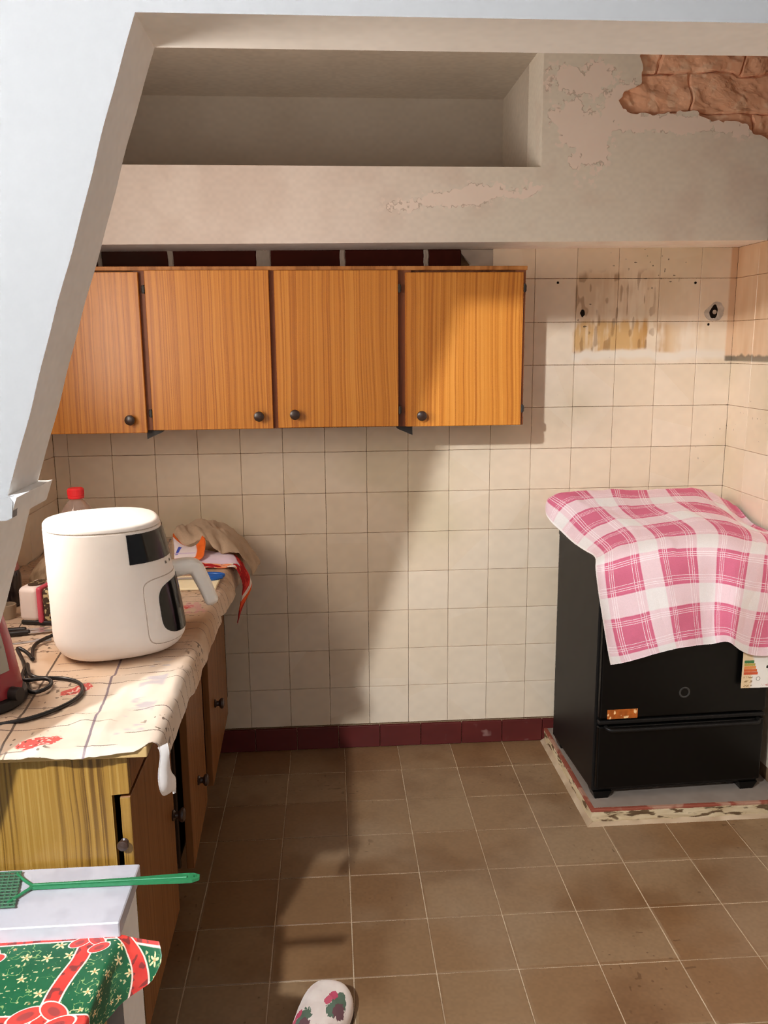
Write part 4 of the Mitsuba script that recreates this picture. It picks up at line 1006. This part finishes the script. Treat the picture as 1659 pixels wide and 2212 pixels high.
# ------------------------------------------------------------------ fly swatter on the low wall
mat('m_swatter', lambda p, n, uv: mix(lin(34, 104, 64), lin(46, 122, 80), fbm(p.x * 30, p.y * 60, 2)), rough=0.4, spec=0.4)
mat('m_swatter_head', lin(60, 100, 74), rough=0.5, spec=0.3)
fz = BZ + 0.012
fs = thing('fly_swatter', 'green plastic fly swatter lying across the white top of the low wall', 'fly swatter')
hx = np.linspace(0.385, 0.676, 26)
hw = np.interp(hx, [0.385, 0.45, 0.56, 0.64, 0.668, 0.676], [0.0048, 0.0052, 0.0072, 0.0105, 0.0100, 0.004])
prof = np.vstack([np.c_[hx, -1.7035 + 0.003 * (hx - 0.385) / 0.29 + hw], np.c_[hx, -1.7035 + 0.003 * (hx - 0.385) / 0.29 - hw][::-1]])
hp_ = Polygon(prof).difference(Point(0.668, -1.7005).buffer(0.0028))
put('handle', trimesh.creation.extrude_polygon(hp_, 0.006, engine='earcut').apply_translation([0, 0, fz - 0.004]), 'm_swatter', fs)
put('handle_rib', rbox([0.39, -1.7055, fz + 0.001], [0.655, -1.7005, fz + 0.0045], 0.0015, 2), 'm_swatter', fs, smooth=40)
put('fork', trimesh.util.concatenate([tube(smooth_path([(0.392, -1.703, fz), (0.375, -1.690, fz), (0.350, -1.664, fz)], 14), 0.0028, 8), tube(smooth_path([(0.392, -1.703, fz), (0.378, -1.722, fz), (0.362, -1.748, fz)], 14), 0.0028, 8)]), 'm_swatter', fs, smooth=True)
hx0, hx1 = 0.235, 0.368
bars = [cbox([hx0 + 0.0092 * k, -1.758, fz - 0.0015], [hx0 + 0.0092 * k + 0.0030, -1.660, fz + 0.0010], 0.0004) for k in range(15)] + [cbox([hx0, -1.758 + 0.0088 * k, fz - 0.0010], [hx1, -1.758 + 0.0088 * k + 0.0030, fz + 0.0015], 0.0004) for k in range(12)]
hm = trimesh.util.concatenate(bars)
hm.vertices[:, 0] += (hm.vertices[:, 1] + 1.71) * -0.22
put('mesh_head', hm, 'm_swatter_head', fs, label='open lattice head')

# ------------------------------------------------------------------ table with a festive cloth in front of the low wall
st = thing('low_table', 'low table in front of the low wall, hidden under the green festive cloth', 'table')
put('tabletop', cbox([-0.10, -2.42, 0.557], [0.545, -1.812, 0.582], 0.004), 'm_edge', st)
for x in (-0.07, 0.50):
    for y in (-2.38, -1.86):
        put('leg', cbox([x, y, 0.0], [x + 0.035, y + 0.035, 0.557], 0.003), 'm_edge', st)


def xmas(p, n, uv):
    u, v = uv.x, uv.y
    c = mix(lin(20, 76, 48), lin(30, 92, 58), fbm(u * 30, v * 30, octaves=4))
    best, ox, oy, rr = mi.Float(9), mi.Float(0), mi.Float(0), mi.Float(0)
    px, py = u * 29, v * 29
    for a in (-1, 0, 1):
        for b in (-1, 0, 1):
            gx_, gy_ = dr.floor(px) + a, dr.floor(py) + b
            ex, ey = px - gx_ - 0.15 - 0.7 * cell_rand(gx_, gy_, 1), py - gy_ - 0.15 - 0.7 * cell_rand(gx_, gy_, 2)
            q = dr.square(ex) + dr.square(ey)
            n_ = q < best
            ox, oy, rr, best = dr.select(n_, ex, ox), dr.select(n_, ey, oy), dr.select(n_, cell_rand(gx_, gy_, 3), rr), dr.minimum(q, best)
    th = dr.atan2(oy, ox)
    rad = dr.sqrt(best)
    star = rad - 0.28 * (0.62 + 0.38 * dr.cos(5 * th + 6.3 * rr)) * smoothstep(0.25, 0.75, rr)
    c = mix(c, lin(232, 212, 160), 0.92 * smoothstep(0.02, -0.03, star))
    c = mix(c, lin(176, 128, 70), 0.8 * smoothstep(0.085, 0.055, rad) * smoothstep(0.35, 0.4, rr))
    sq = fbm(u * 60, v * 60, 7)
    squig = smoothstep(0.025, 0.008, dr.abs(sq - 0.5)) * smoothstep(0.45, 0.6, noise(u * 34, v * 34, 3))
    c = mix(c, lin(150, 178, 112), 0.7 * squig)
    dot = smoothstep(0.84, 0.88, noise(u * 240, v * 240, 9))
    c = mix(c, lin(206, 198, 150), 0.7 * dot)

    def ribbon(c, d, w):
        e = dr.abs(d)
        red = mix(lin(208, 66, 56), lin(190, 50, 46), noise(u * 60, v * 60))
        red = mix(red, lin(92, 48, 48), 0.75 * smoothstep(0.62, 0.72, noise(u * 130, v * 130, 4)))
        c = mix(c, lin(236, 206, 190), smoothstep(w + 0.003, w + 0.0015, e))
        return mix(c, red, smoothstep(w, w - 0.0012, e))
    c = ribbon(c, v + 1.800 - 0.03 * (u - 0.40), 0.0105)
    c = ribbon(c, v + 1.975 + 0.04 * (u - 0.40), 0.0120)
    c = ribbon(c, u - 0.505 - 0.18 * (v + 1.86) - 0.002 * dr.sin(v * 60), 0.0115)
    c = ribbon(c, (u - 0.572 + 1.5 * (v + 1.800)) * 0.6, 0.0125)
    for bx_, by_, s in ((0.512, -1.815, 1.0), (0.483, -1.968, 1.5), (0.345, -1.83, 1.2)):
        for ax_, ay_, an in ((-0.014, 0.002, 0.5), (0.012, 0.006, -0.7), (0.02, -0.012, 0.5)):
            X, Y = (u - bx_) / s - ax_, (v - by_) / s - ay_
            xr, yr = X * math.cos(an) + Y * math.sin(an), -X * math.sin(an) + Y * math.cos(an)
            e = dr.sqrt(dr.square(xr / 0.017) + dr.square(yr / 0.0095))
            c = mix(c, lin(236, 206, 190), smoothstep(1.14, 1.08, e))
            c = mix(c, mix(lin(206, 66, 58), lin(120, 60, 60), smoothstep(0.55, 0.40, e) * 0.7), smoothstep(1.0, 0.95, e))
    return c


mat('m_xmas', xmas, rough=0.45, spec=0.35)
nx_, ny_ = 90, 90
xs = np.r_[np.linspace(-0.09, 0.545, 60), np.linspace(0.548, 0.66, 30)]
ys = np.linspace(-2.40, -1.798, ny_)
X, Y = np.meshgrid(xs, ys, indexing='ij')
q = np.clip(X - 0.548, 0, None) / 0.112                      # 0 at the bend, 1 at the hem
wid = np.interp(Y, [-2.40, -2.05, -1.97, -1.90, -1.84, -1.815, -1.798], [0.03, 0.03, 0.040, 0.060, 0.088, 0.086, 0.072])
slope = np.radians(np.interp(Y, [-2.40, -1.95, -1.88, -1.84, -1.798], [78, 72, 60, 44, 14]))
bend = np.clip(q / 0.35, 0, 1)
run_ = wid * q
gx = np.where(q > 0, 0.548 + run_ * (1 - bend * (1 - np.cos(slope))), X)
gz = 0.5855 - np.where(q > 0, run_ * bend * np.sin(slope), 0)
gx = gx + np.where(q > 0, 0.010 * (meshkit.noise(np.stack([Y * 24, X * 0, X * 0], -1)) - 0.5) * q, 0)
wr = meshkit.fbm(np.stack([X * 8, Y * 8, X * 0], -1), 3) - 0.45
gz = gz + np.clip(wr, 0, 1) * 0.014
m, uv = sheet(np.stack([gx, Y, gz], -1), 0.0012, np.stack([X, Y], -1))
xc = put('festive_tablecloth', m, 'm_xmas', smooth=True, uv=uv)
tag(xc, 'green festive oilcloth with red ribbons and cream stars over the low table', 'tablecloth')

# ------------------------------------------------------------------ slipper at the bottom of the picture
def floral(p, n, uv):
    u, v = uv.x, uv.y
    c = mix(lin(228, 216, 206), lin(214, 196, 188), fbm(u * 30, v * 30))
    w = 0.35 * (noise(u * 110, v * 110, 2) - 0.5) + 0.35 * (noise(u * 260, v * 260, 5) - 0.5)

    def blob(c, x, y, r, col):
        d = dr.sqrt(dr.square(u - x) + dr.square(v - y)) / r + w
        return mix(c, lin(*col), smoothstep(1.04, 0.96, d))
    for k in range(-1, 3):
        o = 0.105 * k - 0.008
        c = blob(c, 0.052 - o, 0.165 - 0.07 * k, 0.029, (88, 104, 88))
        c = blob(c, 0.040 - o, 0.135 - 0.07 * k, 0.024, (92, 110, 94))
        c = blob(c, 0.064 - o, 0.140 - 0.07 * k, 0.022, (104, 74, 78))
        c = blob(c, 0.024 - o, 0.178 - 0.07 * k, 0.015, (184, 78, 100))
        c = blob(c, 0.012 - o, 0.158 - 0.07 * k, 0.014, (190, 88, 106))
    return c


mat('m_floral', floral, rough=0.85, spec=0.1)
mat('m_sole', lin(60, 44, 34), rough=0.8, spec=0.1)
sl = thing('slipper', 'white floral fabric slipper toe on the brown floor at the bottom edge', 'slipper')
L_, N_ = 0.25, 40
tt = np.linspace(0, 1, N_)
wd = 0.060 * np.sqrt(np.clip(1 - ((tt - 0.50) / 0.5) ** 4, 0, 1)) * (0.88 + 0.22 * tt)
ht = (0.072 - 0.022 * tt) * np.clip(1 - np.clip((tt - 0.86) / 0.14, 0, 1) ** 3, 0.0, 1) * np.clip(tt / 0.05, 0, 1) ** 0.5
aa = np.linspace(0, np.pi, 28)
rings = []
for i in range(N_):
    rings.append(np.stack([wd[i] * np.sign(np.cos(aa)) * np.abs(np.cos(aa)) ** 0.8, np.full(28, tt[i] * L_), 0.012 + ht[i] * np.abs(np.sin(aa)) ** 0.8], -1))
g = np.array(rings)
g[..., 2] += (meshkit.fbm(g * 34, 3) - 0.5) * 0.008 * (g[..., 2] > 0.014)
SLT = T().translate([0.835, -1.525, 0.0]).rotate([0, 0, 1], -17)
m, uv = sheet(g, 0.003, np.stack([g[..., 0] + 0.05 * np.cos(aa)[None], g[..., 1]], -1))
put('upper', m, 'm_floral', sl, smooth=True, uv=uv, to=SLT)
so = Polygon(np.vstack([np.c_[wd + 0.002, tt * L_], np.c_[-wd - 0.002, tt * L_][::-1]])).buffer(0.001)
put('sole', trimesh.creation.extrude_polygon(so, 0.014, engine='earcut'), 'm_sole', sl, to=SLT)

# ------------------------------------------------------------------ lamps
pend = thing('pendant_lamp', 'bare bulb hanging on a cord from the ceiling behind the viewer', 'lamp')
put('bulb', trimesh.creation.icosphere(subdivisions=3, radius=BULB_R).apply_translation(BULB_POS), 'm_room', pend, emitter={'type': 'area', 'radiance': {'type': 'rgb', 'value': BULB_RAD.tolist()}})
put('socket', lathe([[0, 0.040], [0.016, 0.040], [0.018, 0.05], [0.018, 0.085], [0.010, 0.095], [0, 0.096]], 24, BULB_POS), 'm_black_plastic', pend, smooth=35)
put('flex', tube([BULB_POS + [0, 0, 0.09], BULB_POS + [0, 0, 0.2], [BULB_POS[0], BULB_POS[1], 2.621]], 0.003, 8), 'm_black_plastic', pend)
win = struct('window_1', trimesh.util.concatenate([cbox([XL - 0.012, PANE_Y[0] - 0.04, PANE_Z[0] - 0.04], [XL + 0.014, PANE_Y[0], PANE_Z[1] + 0.04], 0.003), cbox([XL - 0.012, PANE_Y[1], PANE_Z[0] - 0.04], [XL + 0.014, PANE_Y[1] + 0.04, PANE_Z[1] + 0.04], 0.003),
    cbox([XL - 0.012, PANE_Y[0] - 0.04, PANE_Z[0] - 0.04], [XL + 0.018, PANE_Y[1] + 0.04, PANE_Z[0]], 0.003), cbox([XL - 0.012, PANE_Y[0] - 0.04, PANE_Z[1]], [XL + 0.014, PANE_Y[1] + 0.04, PANE_Z[1] + 0.04], 0.003)]), 'm_room')
put('pane', trimesh.Trimesh([[XL + 0.002, y, z] for y, z in ((PANE_Y[0], PANE_Z[0]), (PANE_Y[1], PANE_Z[0]), (PANE_Y[1], PANE_Z[1]), (PANE_Y[0], PANE_Z[1]))], [[0, 1, 2], [0, 2, 3]], process=False), 'm_room', win,
    emitter={'type': 'area', 'radiance': {'type': 'rgb', 'value': PANE_RAD.tolist()}})
